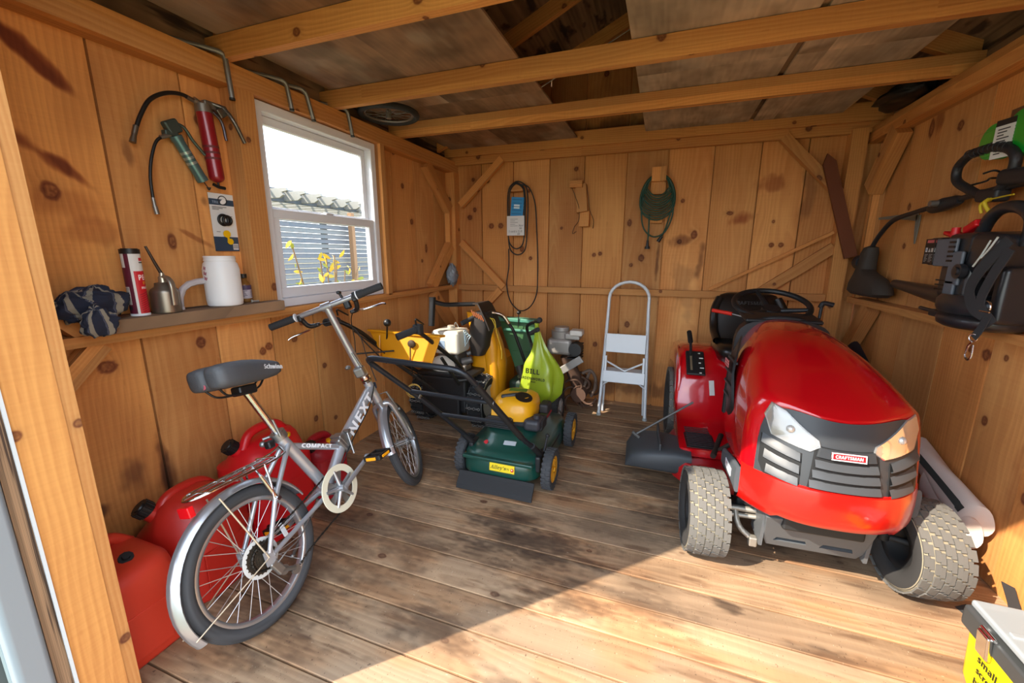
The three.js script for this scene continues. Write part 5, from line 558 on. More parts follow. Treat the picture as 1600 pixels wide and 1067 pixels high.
  // guard under the bumper, with two slots
  { const hole = (x0, x1) => [[x0, -.055], [x0 + .01, -.028], [x1 - .01, -.028], [x1, -.055]]; const g = ext([[-.18, .08], [.17, .08], [.165, -.05], [.15, -.085], [-.15, -.085], [-.165, -.05]], .02, { bevel: .003, holes: [hole(-.135, -.015), hole(.02, .135)] }); tf(g, [-.005, .21, .155], [.38, 0, 0]); mesh('front_guard', [g, box(.012, .15, .12, [-.18, .21, .10], [.1, 0, 0]), box(.012, .15, .12, [.165, .21, .10], [.1, 0, 0])], mat(0x55585a, .55), t); }
  // chassis, axle, links
  mesh('chassis', [rbox(.26, .12, 1.5, .01, [0, .3, -.55]), rbox(.3, .22, .5, .02, [0, .42, -.2]), rbox(.5, .06, .06, .01, [0, .22, 0])], mat(0x202122, .6), t);
  mesh('front_axle', [bar([-.29, .2, .02], [.27, .2, .02], .022), bar([-.29, .17, .03], [-.29, .25, .03], .018), bar([.27, .17, .03], [.27, .25, .03], .018), bar([-.378, .178, .045], [-.28, .18, .02], .013), bar([.358, .178, .05], [.26, .18, .02], .013)], mat(0x2a2a2a, .6, .3), t); mesh('steering_link', [bar([-.28, .22, .06], [-.05, .235, .08], .012), bar([-.28, .195, .07], [-.1, .21, .085], .01), bend([[-.26, .22, .06], [-.25, .16, .10], [-.20, .13, .12]], .011, .03), rbox(.03, .04, .03, .006, [-.2, .125, .125])], mat(0x9b958a, .5, .6), t);
  // mower deck and discharge chute
  mesh('mower_deck', [loft([[.09, 1], [.16, 1], [.19, .96], [.2, .8]].map(([y, k]) => ring([-.02, y, -.58], .46 * k, .31 * k, 4, 40)), { crease: .7 }), rbox(.2, .03, .22, .01, [-.1, .215, -.5])], mat(0xa00812, .35, 0, { clearcoat: .5 }), t);
  mesh('discharge_chute', [loft([[-.38, .225, .11, .13, -.47], [-.46, .23, .115, .14, -.49], [-.54, .225, .11, .16, -.51], [-.62, .21, .10, .165, -.53], [-.68, .18, .08, .15, -.54], [-.71, .13, .045, .12, -.54]].map(([x, y, h, d, z]) => { const r = ring([x, y - h * .55, z], h * .62, d, 4, 24, 'yz'); return r; }), { crease: .8 }), rbox(.012, .05, .30, .004, [-.535, .235, -.53])], mat(0x35383b, .55), t);
  mesh('chute_spring', [bar([-.67, .22, -.55], [-.36, .43, -.62], .006), cyl(.009, .009, .05, [-.66, .225, -.55], [0, 0, .9])], mat(0x5a5a58, .5, .4), t);
  mesh('deck_linkage', [bar([-.28, .24, -.36], [-.2, .25, -.62], .014), bar([-.3, .2, -.42], [-.16, .3, -.45], .012), bar([-.24, .22, -.3], [-.1, .26, -.33], .012)], mat(0x33261e, .8, .2), t);
  // footrests, fenders
  { const P = [[-.40, .245], [-.74, .255], [-.80, .30], [-.84, .44], [-.89, .58], [-.97, .655], [-1.12, .672], [-1.40, .64], [-1.52, .55], [-1.52, .50], [-1.40, .60], [-1.14, .635], [-.98, .615], [-.92, .55], [-.87, .42], [-.83, .27], [-.75, .215], [-.40, .205]]; const g = loft([[-.437, -.10, .94], [-.433, -.06, .97], [-.42, -.025, .99], [-.39, -.004, 1], [-.36, 0, 1], [.36, 0, 1], [.39, -.004, 1], [.42, -.025, .99], [.433, -.06, .97], [.437, -.10, .94]].map(([x, dy, k]) => P.map(([z, y]) => V(x, y + dy * sstep(.25, .6, y), -.95 + (z + .95) * k))), { crease: .75 }); const f = mesh('fender_deck', [g], red, t);
    for (const s of [-1, 1]) { mesh('fender_skirt', loft([[-.84, .30, .50], [-.92, .50, .62], [-1.1, .53, .66], [-1.35, .52, .63], [-1.5, .46, .55]].map(([z, y0, y1]) => [V(s * .425, y0, z), V(s * .425, y1, z), V(s * .415, y1, z), V(s * .415, y0, z)]), { crease: .6 }), red, f); const pad = []; for (let k = 0; k < 11; k++) pad.push(rbox(.13, .006, .012, .002, [s * .325 + s * .02 * (k < 6 ? 0 : 0), .252, -.44 - k * .024])); pad.push(rbox(.15, .004, .29, .01, [s * .325, .249, -.56])); mesh('foot_pad', pad, blk, f); }
    mesh('tunnel', rbox(.2, .32, .46, .04, [0, .40, -.66], null, 3), red, f);
    const gp = mesh('shift_plate', [rbox(.105, .19, .016, .02, [-.335, .60, -.865], [-.95, 0, 0], 4)], blk, t); mesh('shift_lever', [bar([-.36, .64, -.9], [-.375, .76, -.86], .008), bar([-.372, .73, -.87], [-.39, .80, -.83], .015, .013)], blk, gp); mesh('shift_markings', [0, 1, 2, 3, 4].map(k => box(.012 + .01 * (k % 2), .003, .006, [-.315 + .01 * (k % 2), .655 - k * .022, -.895 + k * .033], [-.95 + PI / 2, 0, 0])), mat(0xc9c9c4, .5), gp); mesh('shift_slot', box(.012, .12, .004, [-.36, .607, -.853], [-.95, 0, 0]), mat(0x6a5a44, .7), gp); }
  mesh('white_tag', box(.03, .09, .004, [-.235, .46, -.83], [-.3, .3, .1]), mat(0xd7d9d6, .5), t);
  // dash, wheel, seat
  mesh('dash', [loft([[-.50, .215, .93], [-.60, .20, .93], [-.70, .15, .90]].map(([z, w, y]) => ring([0, y - .2, z], w, .2, 4, 28, 'xy')), { crease: .8 }), rbox(.34, .02, .16, .01, [0, .935, -.59], [.12, 0, 0])], blk, t);
  { const c = [-.0, .985, -.75], ti = [.42, 0, 0]; const w = mesh('steering_wheel', [tf(tor(.18, .0145, null, null, 44, 12), c, [PI / 2 + .35, 0, 0]), ...[.3, 2.4, 4.5].map(a => { const d = V(Math.cos(a) * .175, 0, Math.sin(a) * .175).applyEuler(new THREE.Euler(.35, 0, 0)); return bar(V(...c).add(V(0, -.035, .01)), V(...c).add(d), .015, .011); }), tf(cyl(.045, .05, .03), V(...c).add(V(0, -.03, .01)), [.35, 0, 0])], blk, t); mesh('steering_column', bar([0, .94, -.72], [0, .80, -.62], .022), blk, w); }
  { const seatM = mat(0x121314, .32, 0, { clearcoat: .5, clearcoatRoughness: .25 }); const sb = []; for (const [y, z, w, d] of [[.70, -1.14, .20, .05], [.76, -1.19, .215, .06], [.86, -1.225, .215, .06], [.94, -1.25, .20, .05], [.99, -1.265, .165, .035], [1.005, -1.27, .12, .015]]) sb.push(ring([0, y, z], w, d, 3, 32)); const seat = mesh('seat', [loft([[.60, .17, .18], [.62, .205, .21], [.68, .22, .225], [.715, .20, .205], [.722, .13, .13]].map(([y, a, b]) => ring([0, y, -1.03], a, b, 3.4, 36)), { crease: 1 })], seatM, t); mesh('backrest', loft(sb, { crease: 1 }), seatM, seat); for (const s of [-1, 1]) mesh('bolster', tube([[s * .2, .72, -1.02], [s * .205, .78, -1.14], [s * .2, .90, -1.2], [s * .17, .97, -1.235]], .026), seatM, seat); mesh('backrest_letters', [tf(letters('CRAFTSMAN', .022, .002, 1.1), [0, .945, -1.193], [-.2, 0, 0])], mat(0x2d2e30, .4), seat); }
  mesh('red_handle', [bar([-.27, .93, -.86], [-.175, .92, -.80], .011)], mat(0xc42416, .4), t); mesh('handle_rod', [bar([-.175, .92, -.80], [.0, .885, -.70], .0045)], M.steel, t);
  mesh('throttle', [bar([.2, .93, -.66], [.21, 1.0, -.68], .007), bend([[.205, .985, -.68], [.215, 1.01, -.685], [.26, 1.0, -.68]], .012, .02)], blk, t);
}
// ---------- right wall: trimmer, blower, small things ----------
{
  const t = thing('string_trimmer', 'black string trimmer with looped handle lying on the right wall rail', 'string trimmer', [1.19, .976, -2.6]); const R = (l) => rel(t, l); const bk = mat(0x222326, .5), bd = mat(0x38322c, .75);
  const gd = mesh('guard', R([loft([[1.01, .05, .19, -3.10], [1.03, .065, .23, -3.10], [1.075, .062, .215, -3.11], [1.11, .055, .17, -3.13], [1.14, .045, .10, -3.18], [1.165, .04, .065, -3.20]].map(([y, a, b, z]) => ring([1.185, y, z], a, b, 2.8, 32)), { crease: 1 })]), bd, t);
  mesh('gear_head', R([loft([[1.13, .045, .06, -3.20], [1.20, .042, .055, -3.20], [1.26, .04, .05, -3.19], [1.295, .032, .04, -3.18], [1.305, .01, .015, -3.18]].map(([y, a, b, z]) => ring([1.19, y, z], a, b, 2.8, 24)), { crease: 1 })]), bd, t); mesh('spool_head', R([cyl(.045, .045, .06, [1.19, 1.205, -3.275], [PI / 2, 0, 0]), cyl(.03, .03, .03, [1.19, 1.205, -3.32], [PI / 2, 0, 0])]), bk, gd);
  mesh('shaft', R([tube([[1.19, 1.28, -3.19], [1.19, 1.36, -3.11], [1.195, 1.435, -3.0], [1.20, 1.465, -2.8], [1.20, 1.48, -2.6], [1.20, 1.50, -2.3], [1.20, 1.505, -2.1], [1.19, 1.52, -1.6]], .0125, { seg: 60 })]), bk, t); mesh('coupler', R([loft([[-2.66, .014], [-2.63, .024], [-2.55, .028], [-2.47, .022], [-2.44, .015]].map(([z, r]) => ring([1.2, 1.475 + (z + 2.6) * .08, z], r, r * 1.1, 2.4, 16, 'xy')), { crease: 1 })]), bk, t); mesh('coupler_knob', R([cyl(.014, .014, .06, [1.175, 1.485, -2.55], [0, 0, PI / 2])]), M.gal, t);
  mesh('loop_handle', R([sweep(new THREE.CatmullRomCurve3([[1.19, 1.47, -2.26], [1.185, 1.52, -2.37], [1.18, 1.575, -2.46], [1.178, 1.625, -2.46], [1.178, 1.66, -2.40], [1.178, 1.665, -2.30], [1.178, 1.64, -2.18], [1.18, 1.60, -2.135], [1.185, 1.54, -2.15], [1.19, 1.48, -2.22]].map(A3)).getPoints(60), .017, 12)]), bk, t); mesh('handle_clamp', R([rbox(.05, .05, .12, .012, [1.195, 1.48, -2.24], [.1, 0, 0]), rbox(.06, .06, .28, .02, [1.19, 1.525, -2.05], [.1, 0, 0])]), bk, t); { const gr = []; for (let k = 0; k < 9; k++) gr.push(tor(.0175, .0022, [1.178, 1.664 - Math.max(0, k - 5) * .006, -2.40 + k * .027], [0, 0, 0], 14, 5)); mesh('grip_rings', R(gr), mat(0x232426, .6), t); }
  mesh('yellow_tie', R([tube([[1.18, 1.465, -2.2], [1.15, 1.45, -2.19], [1.16, 1.42, -2.18], [1.165, 1.405, -2.17]], .007), tube([[1.17, 1.465, -2.21], [1.145, 1.44, -2.20], [1.15, 1.41, -2.195]], .005), bar([1.16, 1.46, -2.19], [1.15, 1.462, -2.05], .003)]), mat(0xc9b01e, .6), t);
}
{
  const t = thing('leaf_blower', 'black backpack-style leaf blower with red levers on the right rail', 'leaf blower', [1.14, .976, -2.08]); const R = (l) => rel(t, l); const bk = mat(0x232529, .35, 0, { clearcoat: .3, clearcoatRoughness: .3 }), gr = mat(0x565d66, .45);
  const fan = mesh('fan_housing', R([lathe([[0, 0], [.10, 0], [.12, .012], [.125, .03], [.12, .05], [.0, .055]], [1.15, .978, -2.06], null, 36, [.95, 1, 1.2]), loft([[1.03, .10, .13], [1.05, .105, .15], [1.08, .105, .15], [1.10, .095, .13]].map(([y, a, b]) => ring([1.15, y, -2.08], a, b, 2.6, 32)), { crease: 1 })]), bk, t);
  mesh('blower_tube', R([sweep([V(1.16, 1.07, -2.2), V(1.165, 1.075, -2.3), V(1.17, 1.08, -2.45), V(1.175, 1.09, -2.62), V(1.18, 1.10, -2.80)], (k) => .048 - .026 * k, 18)]), bk, t);
  mesh('engine_housing', R([rbox(.15, .13, .18, .02, [1.15, 1.15, -2.14], null, 3), rbox(.14, .13, .17, .025, [1.15, 1.27, -2.15], [0, 0, 0], 3), rbox(.15, .16, .16, .03, [1.155, 1.25, -2.02], [.1, 0, 0], 3)]), bk, t);
  const sc = mesh('side_cover', R([rbox(.012, .11, .13, .012, [1.072, 1.26, -2.20], null, 3), rbox(.012, .13, .075, .01, [1.07, 1.20, -2.12], null, 3), rbox(.012, .07, .06, .008, [1.07, 1.12, -2.13])]), gr, t); mesh('cover_slots', R([...[0, 1, 2, 3, 4].map(k => box(.004, .008, .036, [1.0645, 1.30 - k * .018, -2.155])), ...[0, 1, 2].map(k => box(.004, .006, .06, [1.068, 1.15 - k * .018, -2.19]))]), M.black, sc); mesh('starter_knob', R([cyl(.028, .028, .02, [1.06, 1.19, -2.07], [0, 0, PI / 2]), cyl(.015, .015, .03, [1.058, 1.19, -2.07], [0, 0, PI / 2])]), bk, sc);
  const T = canv(128, 192, (c) => { c.fillStyle = '#16171a'; c.fillRect(0, 0, 128, 192); c.fillStyle = '#b8585a'; c.fillRect(20, 8, 88, 22); c.fillStyle = '#c8c8c4'; c.fillRect(14, 66, 26, 34); c.fillStyle = '#7da0bc'; c.fillRect(18, 72, 18, 20); c.fillStyle = '#b9b9b4'; c.beginPath(); c.moveTo(50, 100); c.lineTo(66, 68); c.lineTo(80, 100); c.fill(); c.fillRect(88, 70, 26, 30); c.fillStyle = '#8c8c88'; for (let k = 0; k < 6; k++) { c.fillRect(14, 116 + k * 11, 42 - k % 3 * 9, 5); c.fillRect(70, 116 + k * 11, 46 - k % 2 * 12, 5); } });
  mesh('warning_label', R([box(.07, .105, .004).applyMatrix4(new THREE.Matrix4().makeRotationY(-PI / 2)).translate(1.07, 1.265, -2.31), ]), new THREE.MeshStandardMaterial({ map: T, roughness: .5 }), t); mesh('air_box', R([rbox(.12, .115, .09, .015, [1.135, 1.265, -2.30], null, 3)]), bk, t);
  mesh('choke_lever', R([rbox(.05, .016, .06, .006, [1.12, 1.335, -2.27], [.25, 0, 0]), cyl(.014, .014, .03, [1.11, 1.345, -2.245])]), mat(0xc8141c, .4), t); mesh('throttle_lever', R([rbox(.03, .03, .075, .008, [1.13, 1.36, -2.185], [-.4, 0, 0])]), mat(0xc8141c, .4), t);
  mesh('top_handle', R([sweep(new THREE.CatmullRomCurve3([[1.15, 1.33, -2.17], [1.145, 1.385, -2.13], [1.14, 1.415, -2.07], [1.14, 1.41, -1.98], [1.145, 1.37, -1.93], [1.15, 1.28, -1.93]].map(A3)).getPoints(40), .021, 12)]), bk, t); mesh('foot_bracket', R([rbox(.04, .03, .10, .008, [1.13, 1.005, -2.27]), bar([1.12, 1.012, -2.32], [1.12, 1.015, -2.40], .008)]), bk, t);
  mesh('end_plate', R([rbox(.14, .20, .05, .02, [1.16, 1.11, -1.92], null, 3)]), bk, t);
  // harness
  const web = mat(0x2c2d30, .85); const strap = (P, w) => { const c = new THREE.CatmullRomCurve3(P.map(A3)); const sec = []; for (let i = 0; i <= 24; i++) { const p = c.getPoint(i / 24), tn = c.getTangent(i / 24); const sd = V(0, 0, 0).crossVectors(tn, V(1, 0, 0)).normalize(); if (sd.z < 0) sd.negate(); const n = V(0, 0, 0).crossVectors(tn, sd).multiplyScalar(.0015); sec.push([p.clone().addScaledVector(sd, w).add(n), p.clone().addScaledVector(sd, -w).add(n), p.clone().addScaledVector(sd, -w).sub(n), p.clone().addScaledVector(sd, w).sub(n)]); } return loft(sec, { crease: .5 }); };
  const hn = mesh('harness', R([strap([[1.07, 1.30, -1.875], [1.05, 1.22, -1.925], [1.045, 1.13, -1.965], [1.045, 1.07, -1.925], [1.05, 1.05, -1.875]], .024), strap([[1.06, 1.27, -1.845], [1.045, 1.17, -1.875], [1.045, 1.08, -1.895], [1.06, 1.02, -1.845]], .021), strap([[1.055, 1.055, -1.860], [1.05, 1.0, -1.875], [1.045, .965, -1.890]], .016)]), web, t);
  mesh('ring_buckle', R([tor(.021, .0032, [1.048, 1.075, -1.870], [0, PI / 2, 0], 24, 6, PI * 1.1), bar([1.048, 1.06, -1.850], [1.048, 1.06, -1.895], .003)]), M.chrome, hn); mesh('snap_hook', R([tor(.013, .003, [1.045, .965, -1.890], [0, PI / 2 + .4, 0], 18, 6), bend([[1.045, .95, -1.890], [1.045, .935, -1.905], [1.044, .895, -1.910], [1.044, .88, -1.890], [1.044, .90, -1.875], [1.044, .94, -1.880]], .0034, .015)]), M.chrome, hn);
  mesh('ties', R([tube([[1.05, 1.30, -1.925], [1.045, 1.25, -1.945], [1.045, 1.21, -1.975]], .003), tube([[1.05, 1.31, -1.895], [1.045, 1.27, -1.915], [1.045, 1.24, -1.945]], .003)]), mat(0xb9c1bd, .5), hn);
}
// spool of green trimmer line on the wall
{
  const t = thing('line_spool', 'green trimmer line spool in clear pack hung on right wall', 'line spool', [1.21, 1.69, -2.24]); mesh('spool', [cyl(.062, .062, .055, [0, 0, -.06], [PI / 2 * 0, 0, PI / 2]), ...Array.from({ length: 6 }, (_, k) => tor(.0625, .0045, [-.022 + k * .009, 0, -.06], [0, PI / 2, 0], 36, 6))], mat(0x14a032, .3, 0, { clearcoat: .6 }), t); mesh('spool', [cyl(.08, .08, .045, [.0, .0, .075], [0, 0, PI / 2]), ...Array.from({ length: 5 }, (_, k) => tor(.08, .0045, [-.018 + k * .009, 0, .075], [0, PI / 2, 0], 40, 6))], mat(0x0f9a2c, .3, 0, { clearcoat: .6 }), t);
  const T = canv(128, 256, (c) => { c.fillStyle = '#cfcfc8'; c.fillRect(0, 0, 128, 256); c.fillStyle = '#222'; c.fillRect(0, 0, 128, 40); for (let k = 0; k < 9; k++) c.fillRect(20, 60 + k * 20, 80 - (k % 3) * 18, 8); }); mesh('label', box(.075, .14, .003).applyMatrix4(new THREE.Matrix4().makeRotationY(-PI / 2 + .2)).translate(-.03, -.005, .015), new THREE.MeshStandardMaterial({ map: T, roughness: .4 }), t); mesh('clear_pack', rbox(.075, .11, .17, .02, [.0, -.005, -.075], null, 3), new THREE.MeshPhysicalMaterial({ color: 0xffffff, transmission: 1, thickness: 0, roughness: .12, ior: 1.4 }), t); mesh('hang_card', box(.004, .05, .2, [.03, .09, .02]), mat(0x6e4a34, .6), t);
}
{ const t = thing('try_square', 'rusty steel carpenter square hung flat on right wall boards', 'square', [1.262, 1.48, -3.3]); mesh('blade', loft([[-3.38, 1.478, .006], [-3.1, 1.466, .012], [-2.9, 1.452, .022]].map(([z, y, h]) => [V(0, y - 1.48 + h, z + 3.3), V(.004, y - 1.48 + h, z + 3.3), V(.004, y - 1.48 - h, z + 3.3), V(0, y - 1.48 - h, z + 3.3)]), {}), mat(0x8b9088, .5, .5), t); mesh('tongue', loft([[1.46, .022, -2.895], [1.38, .016, -2.89], [1.31, .004, -2.885]].map(([y, h, z]) => [V(0, y - 1.48, z + 3.3 + h), V(.004, y - 1.48, z + 3.3 + h), V(.004, y - 1.48, z + 3.3 - h), V(0, y - 1.48, z + 3.3 - h)]), {}), mat(0x8b9088, .5, .5), t); }
{ const t = thing('wall_hook', 'thin black wire hook screwed to boards inside the trimmer loop', 'hook', [1.25, 1.56, -2.36]); mesh('wire', tube([[.016, 0, 0], [-.01, .0, 0], [-.03, -.012, .02], [-.05, -.02, -.06]], .004), M.black, t); mesh('wire', tube([[.016, .01, .03], [-.02, .025, .035], [-.035, .02, .0]], .004), M.black, t); }
tag(mesh('white_card', box(.008, .17, .11, [1.257, 1.085, -3.30], [0, 0, .06]), mat(0xc9c9c6, .6)), 'white card standing on the rail behind the trimmer guard', 'card');
// rolled striped canvas between front tire and right wall
{ const t = thing('folded_canvas', 'rolled white canvas with dark stripe between tire and right wall', 'canvas', [1.17, 0, -2.05]); const n = 24, sec = [], A = V(.02, .36, -.32), B = V(.035, .245, .115); for (let i = 0; i <= 20; i++) { const k = i / 20, p = A.clone().lerp(B, k); const s = []; for (let j = 0; j < n; j++) { const th = j / n * PI * 2, f = 1 + .1 * Math.sin(th * 3 + k * 4) + .12 * (vn(th * 1.4, k * 3, 6) - .5); s.push(V(p.x + .048 * f * Math.cos(th), p.y + (.05 + .012 * k) * f * Math.sin(th), p.z + (k > .9 ? .02 * Math.cos(th) : 0))); } sec.push(s); }
  mesh('cloth', loft(sec, { crease: 1.2 }), mat(0xd8cdc2, .9), t); mesh('stripe', loft(sec.map(s => [s[9], s[10], s[11]].map(v => v.clone().add(V(-.003, .001, .001)))), { closed: false, crease: 1.2 }), mat(0x3a3f3c, .9), t); mesh('fold', loft(sec.slice(8).map(s => s.map(v => v.clone().multiply(V(.8, 1, 1)).add(V(-.01, -.055, .005)))), { crease: 1.2 }), mat(0xd2c4b8, .9), t); mesh('pole', bar([.03, .004, -.55], [.025, .40, -.4], .014), M.gal, t); mesh('pole', bar([.05, .004, .0], [.03, .24, -.02], .012), M.dark, t); }
{ const c = new THREE.CatmullRomCurve3([[1.10, .004, -1.74], [1.13, .005, -1.66], [1.19, .005, -1.64], [1.225, .03, -1.70], [1.235, .1, -1.78]].map(A3)); const sec = []; for (let i = 0; i <= 20; i++) { const p = c.getPoint(i / 20), tn = c.getTangent(i / 20), sd = V(tn.z, .3, -tn.x).normalize().multiplyScalar(.02), u = V(0, .002, 0); sec.push([p.clone().add(sd).add(u), p.clone().sub(sd).add(u), p.clone().sub(sd).sub(u).setY(Math.max(.001, p.y - sd.y - .002)), p.clone().add(sd).sub(u)]); } tag(mesh('strap', loft(sec, { crease: .6 }), mat(0x2a2c2e, .85)), 'black webbing strap on floor behind the tractor front tire', 'strap'); }
// tool box in the corner of the doorway
{
  const t = thing('tool_box', 'yellow and black tool box with clear organiser lid on floor', 'tool box', [1.045, 0, -1.215], -PI / 2); const ye = mat(0xe8d008, .4), bk = mat(0x3b3d3d, .5); const L = .46, D = .24, H = .23;
  mesh('body', [loft([[0, .92], [.02, .96], [H * .8, 1], [H * .82, 1]].map(([y, k]) => ring([0, y, 0], L / 2 * k, D / 2 * k, 8, 40)), { crease: .7 })], ye, t); mesh('top_frame', [rbox(.10, .07, D + .012, .012, [-L / 2 + .05, H * .86, 0], null, 3), rbox(.10, .07, D + .012, .012, [L / 2 - .05, H * .86, 0], null, 3), rbox(L, .05, .03, .008, [0, H * .85, D / 2 - .01]), rbox(L, .05, .03, .008, [0, H * .85, -D / 2 + .01])], bk, t);
  mesh('clear_lid', [rbox(L - .01, .022, D - .01, .008, [0, H + .012, 0], null, 2), rbox(L - .05, .012, .02, .004, [0, H + .022, .0]), rbox(.02, .012, D - .04, .004, [.06, H + .022, 0]), rbox(.02, .012, D - .04, .004, [-.1, H + .022, 0])], mat(0xb9c2c6, .25, 0, { transmission: .45, thickness: 0 }), t);
  for (const x of [-.12, .12]) mesh('latch', [rbox(.045, .075, .014, .006, [x, H * .82, D / 2 + .012], [.1, 0, 0]), cyl(.006, .006, .05, [x, H * .98, D / 2 + .008], [0, 0, PI / 2])], M.chrome, t);
  mesh('writing', [tf(letters('small parts', .02, .001), [-.07, .12, D / 2 * .985 + .001]), tf(letters('screws', .018, .001), [-.1, .085, D / 2 * .98 + .001]), tf(letters('bits', .018, .001), [-.12, .05, D / 2 * .975 + .001])], mat(0x23240a, .6), t);
}
// ---------- back wall ----------
{ const t = thing('cord_hook', 'wooden peg with looped dark cord, blue tag and white note', 'cord', [-1.21, 1.79, -3.44]); const R = (l) => rel(t, l); mesh('peg', R([lumber(.14, .05, .06).rotateZ(PI / 2).translate(-1.22, 1.795, -3.44)]), M.lum[0], t);
  const bk = mat(0x1f2020, .6); const loop = (x, w, y0, y1, z, ph = 0) => tube([[x - w, y0 - .05, z], [x - w * .8, y0 + .0, z], [x, y0 + .035, z + .012], [x + w * .8, y0 + .0, z], [x + w, y0 - .06, z], [x + w * 1.02, (y0 + y1) / 2 + ph, z], [x + w * .7, y1 + .03, z], [x, y1, z], [x - w * .75, y1 + .04, z], [x - w, (y0 + y1) / 2 - ph, z]], .0055, { closed: true, seg: 80 });
  mesh('cord', R([loop(-1.20, .075, 1.80, 1.30, -3.405, .02), loop(-1.19, .085, 1.81, 1.25, -3.41, -.03), loop(-1.195, .065, 1.79, 1.42, -3.40), tube([[-1.16, 1.82, -3.40], [-1.10, 1.80, -3.41], [-1.055, 1.70, -3.44], [-1.035, 1.45, -3.46], [-1.01, 1.1, -3.42], [-1.02, .90, -3.41], [-1.09, .79, -3.42], [-1.17, .765, -3.42], [-1.25, .83, -3.42], [-1.29, .98, -3.41], [-1.285, 1.15, -3.45], [-1.275, 1.3, -3.42]], .005, { seg: 90 })]), bk, t);
  const T1 = canv(128, 192, (c) => { c.fillStyle = '#1f86c0'; c.fillRect(0, 0, 128, 192); c.fillStyle = '#cfe3ea'; c.fillRect(30, 70, 60, 40); c.fillStyle = '#0f5a8a'; for (let k = 0; k < 5; k++) c.fillRect(10, 20 + k * 34, 100, 6); }); mesh('blue_tag', R([box(.11, .16, .012, [-1.19, 1.64, -3.40], [0, 0, -.08])]), new THREE.MeshStandardMaterial({ map: T1, roughness: .5 }), t);
  const T2 = canv(256, 256, (c) => { c.fillStyle = '#d9d6d2'; c.fillRect(0, 0, 256, 256); c.fillStyle = '#777'; for (let k = 0; k < 5; k++) c.fillRect(50, 40 + k * 22, 110 - (k % 2) * 40, 5); c.fillStyle = '#222'; c.font = 'italic 36px serif'; c.fillText('Nov', 170, 140); c.fillText('96', 180, 175); c.fillText('1 cord x 25 ft', 24, 215, 200); c.fillText('ok', 150, 246); }); mesh('note', R([box(.155, .16, .003, [-1.20, 1.49, -3.385])]), new THREE.MeshStandardMaterial({ map: T2, roughness: .7 }), t); }
{ const t = thing('wood_hook', 'empty wooden hook of nailed blocks wound with thin string', 'hook', [-.67, 1.6, -3.45]); const R = (l) => rel(t, l); mesh('block', R([lumber(.10, .05, .05).rotateZ(PI / 2).translate(-.70, 1.80, -3.43)]), M.lum[0], t); mesh('block', R([lumber(.22, .085, .045).rotateX(-.18).rotateZ(.12).translate(-.655, 1.69, -3.435)]), M.lum[1], t); mesh('block', R([lumber(.12, .08, .07).translate(-.63, 1.535, -3.455)]), M.lum[0], t);
  mesh('string', R([tube([[-.74, 1.79, -3.41], [-.70, 1.70, -3.405], [-.665, 1.6, -3.40], [-.67, 1.52, -3.41], [-.72, 1.47, -3.48], [-.73, 1.42, -3.48], [-.70, 1.44, -3.48]], .0025, { seg: 50 }), tube([[-.62, 1.79, -3.44], [-.60, 1.70, -3.42], [-.585, 1.6, -3.42], [-.56, 1.52, -3.47], [-.565, 1.46, -3.48]], .0025, { seg: 40 })]), mat(0x5a4630, .8), t); }
{ const t = thing('cord_hank', 'coiled dark green extension cord on wooden wall hook', 'extension cord', [-.08, 1.6, -3.44]); const R = (l) => rel(t, l); mesh('hook_block', R([lumber(.14, .105, .05).translate(-.08, 1.77, -3.455)]), M.lum[0], t); mesh('hook_block', R([lumber(.10, .10, .07).translate(-.08, 1.835, -3.43)]), M.lum[1], t); mesh('hook_block', R([lumber(.10, .09, .05).translate(-.08, 1.54, -3.46)]), M.lum[0], t);
  const gr = mat(0x17402f, .5); const L = []; for (let k = 0; k < 11; k++) { const w = .09 + .002 * (k % 5) + .004 * k * .6, y1 = 1.69 - k * .017, z = -3.40 - .006 * (k % 4); L.push(tube([[-.08 - w * .62, 1.80, z], [-.08 - w, 1.70, z], [-.08 - w * .95, y1 + .05, z + .01], [-.08 - w * .5, y1 + .005, z + .012], [-.08, y1 - .012, z + .012], [-.08 + w * .5, y1 + .005, z + .012], [-.08 + w * .95, y1 + .05, z + .01], [-.08 + w, 1.70, z], [-.08 + w * .62, 1.80, z], [-.08, 1.825 + .002 * k, z - .015]], .0058, { closed: true, seg: 56, rad: 6 })); }
  L.push(tube([[-.18, 1.70, -3.40], [-.19, 1.58, -3.40], [-.16, 1.44, -3.41], [-.09, 1.385, -3.41], [-.02, 1.41, -3.41], [.03, 1.52, -3.40], [.035, 1.68, -3.40]], .0058, { seg: 50 }), tube([[-.13, 1.55, -3.40], [-.128, 1.45, -3.41], [-.13, 1.35, -3.42]], .0058), tube([[.02, 1.55, -3.4], [-.01, 1.44, -3.42], [-.035, 1.38, -3.44]], .0058)); mesh('cord', R(L), gr, t);
  mesh('plug', R([bar([-.13, 1.36, -3.42], [-.13, 1.315, -3.425], .008, .012), cyl(.018, .02, .02, [-.13, 1.305, -3.425])]), M.dark, t); mesh('plug', R([bar([-.03, 1.39, -3.435], [-.055, 1.35, -3.44], .012, .014)]), M.dark, t); }
tag(mesh('wood_stick', beam([.33, .995, -3.43], [1.06, 1.40, -3.425], .02, .02), M.lum[1]), 'thin square stick leaning along the back wall rail', 'stick');
{ const g = ext([[-.036, 0], [.036, 0], [.036, .63], [.0, .69], [-.036, .63]], .024, { bevel: .002 }); g.rotateZ(.30); g.rotateX(-.06); uvXY(g, (x) => x / .6, (x, y) => y / 2.4); tag(mesh('survey_stake', tf(g, [1.15, 1.235, -3.345]), mat(0x6a3618, .75)), 'dark brown pointed stake leaning in the far right corner', 'stake'); }
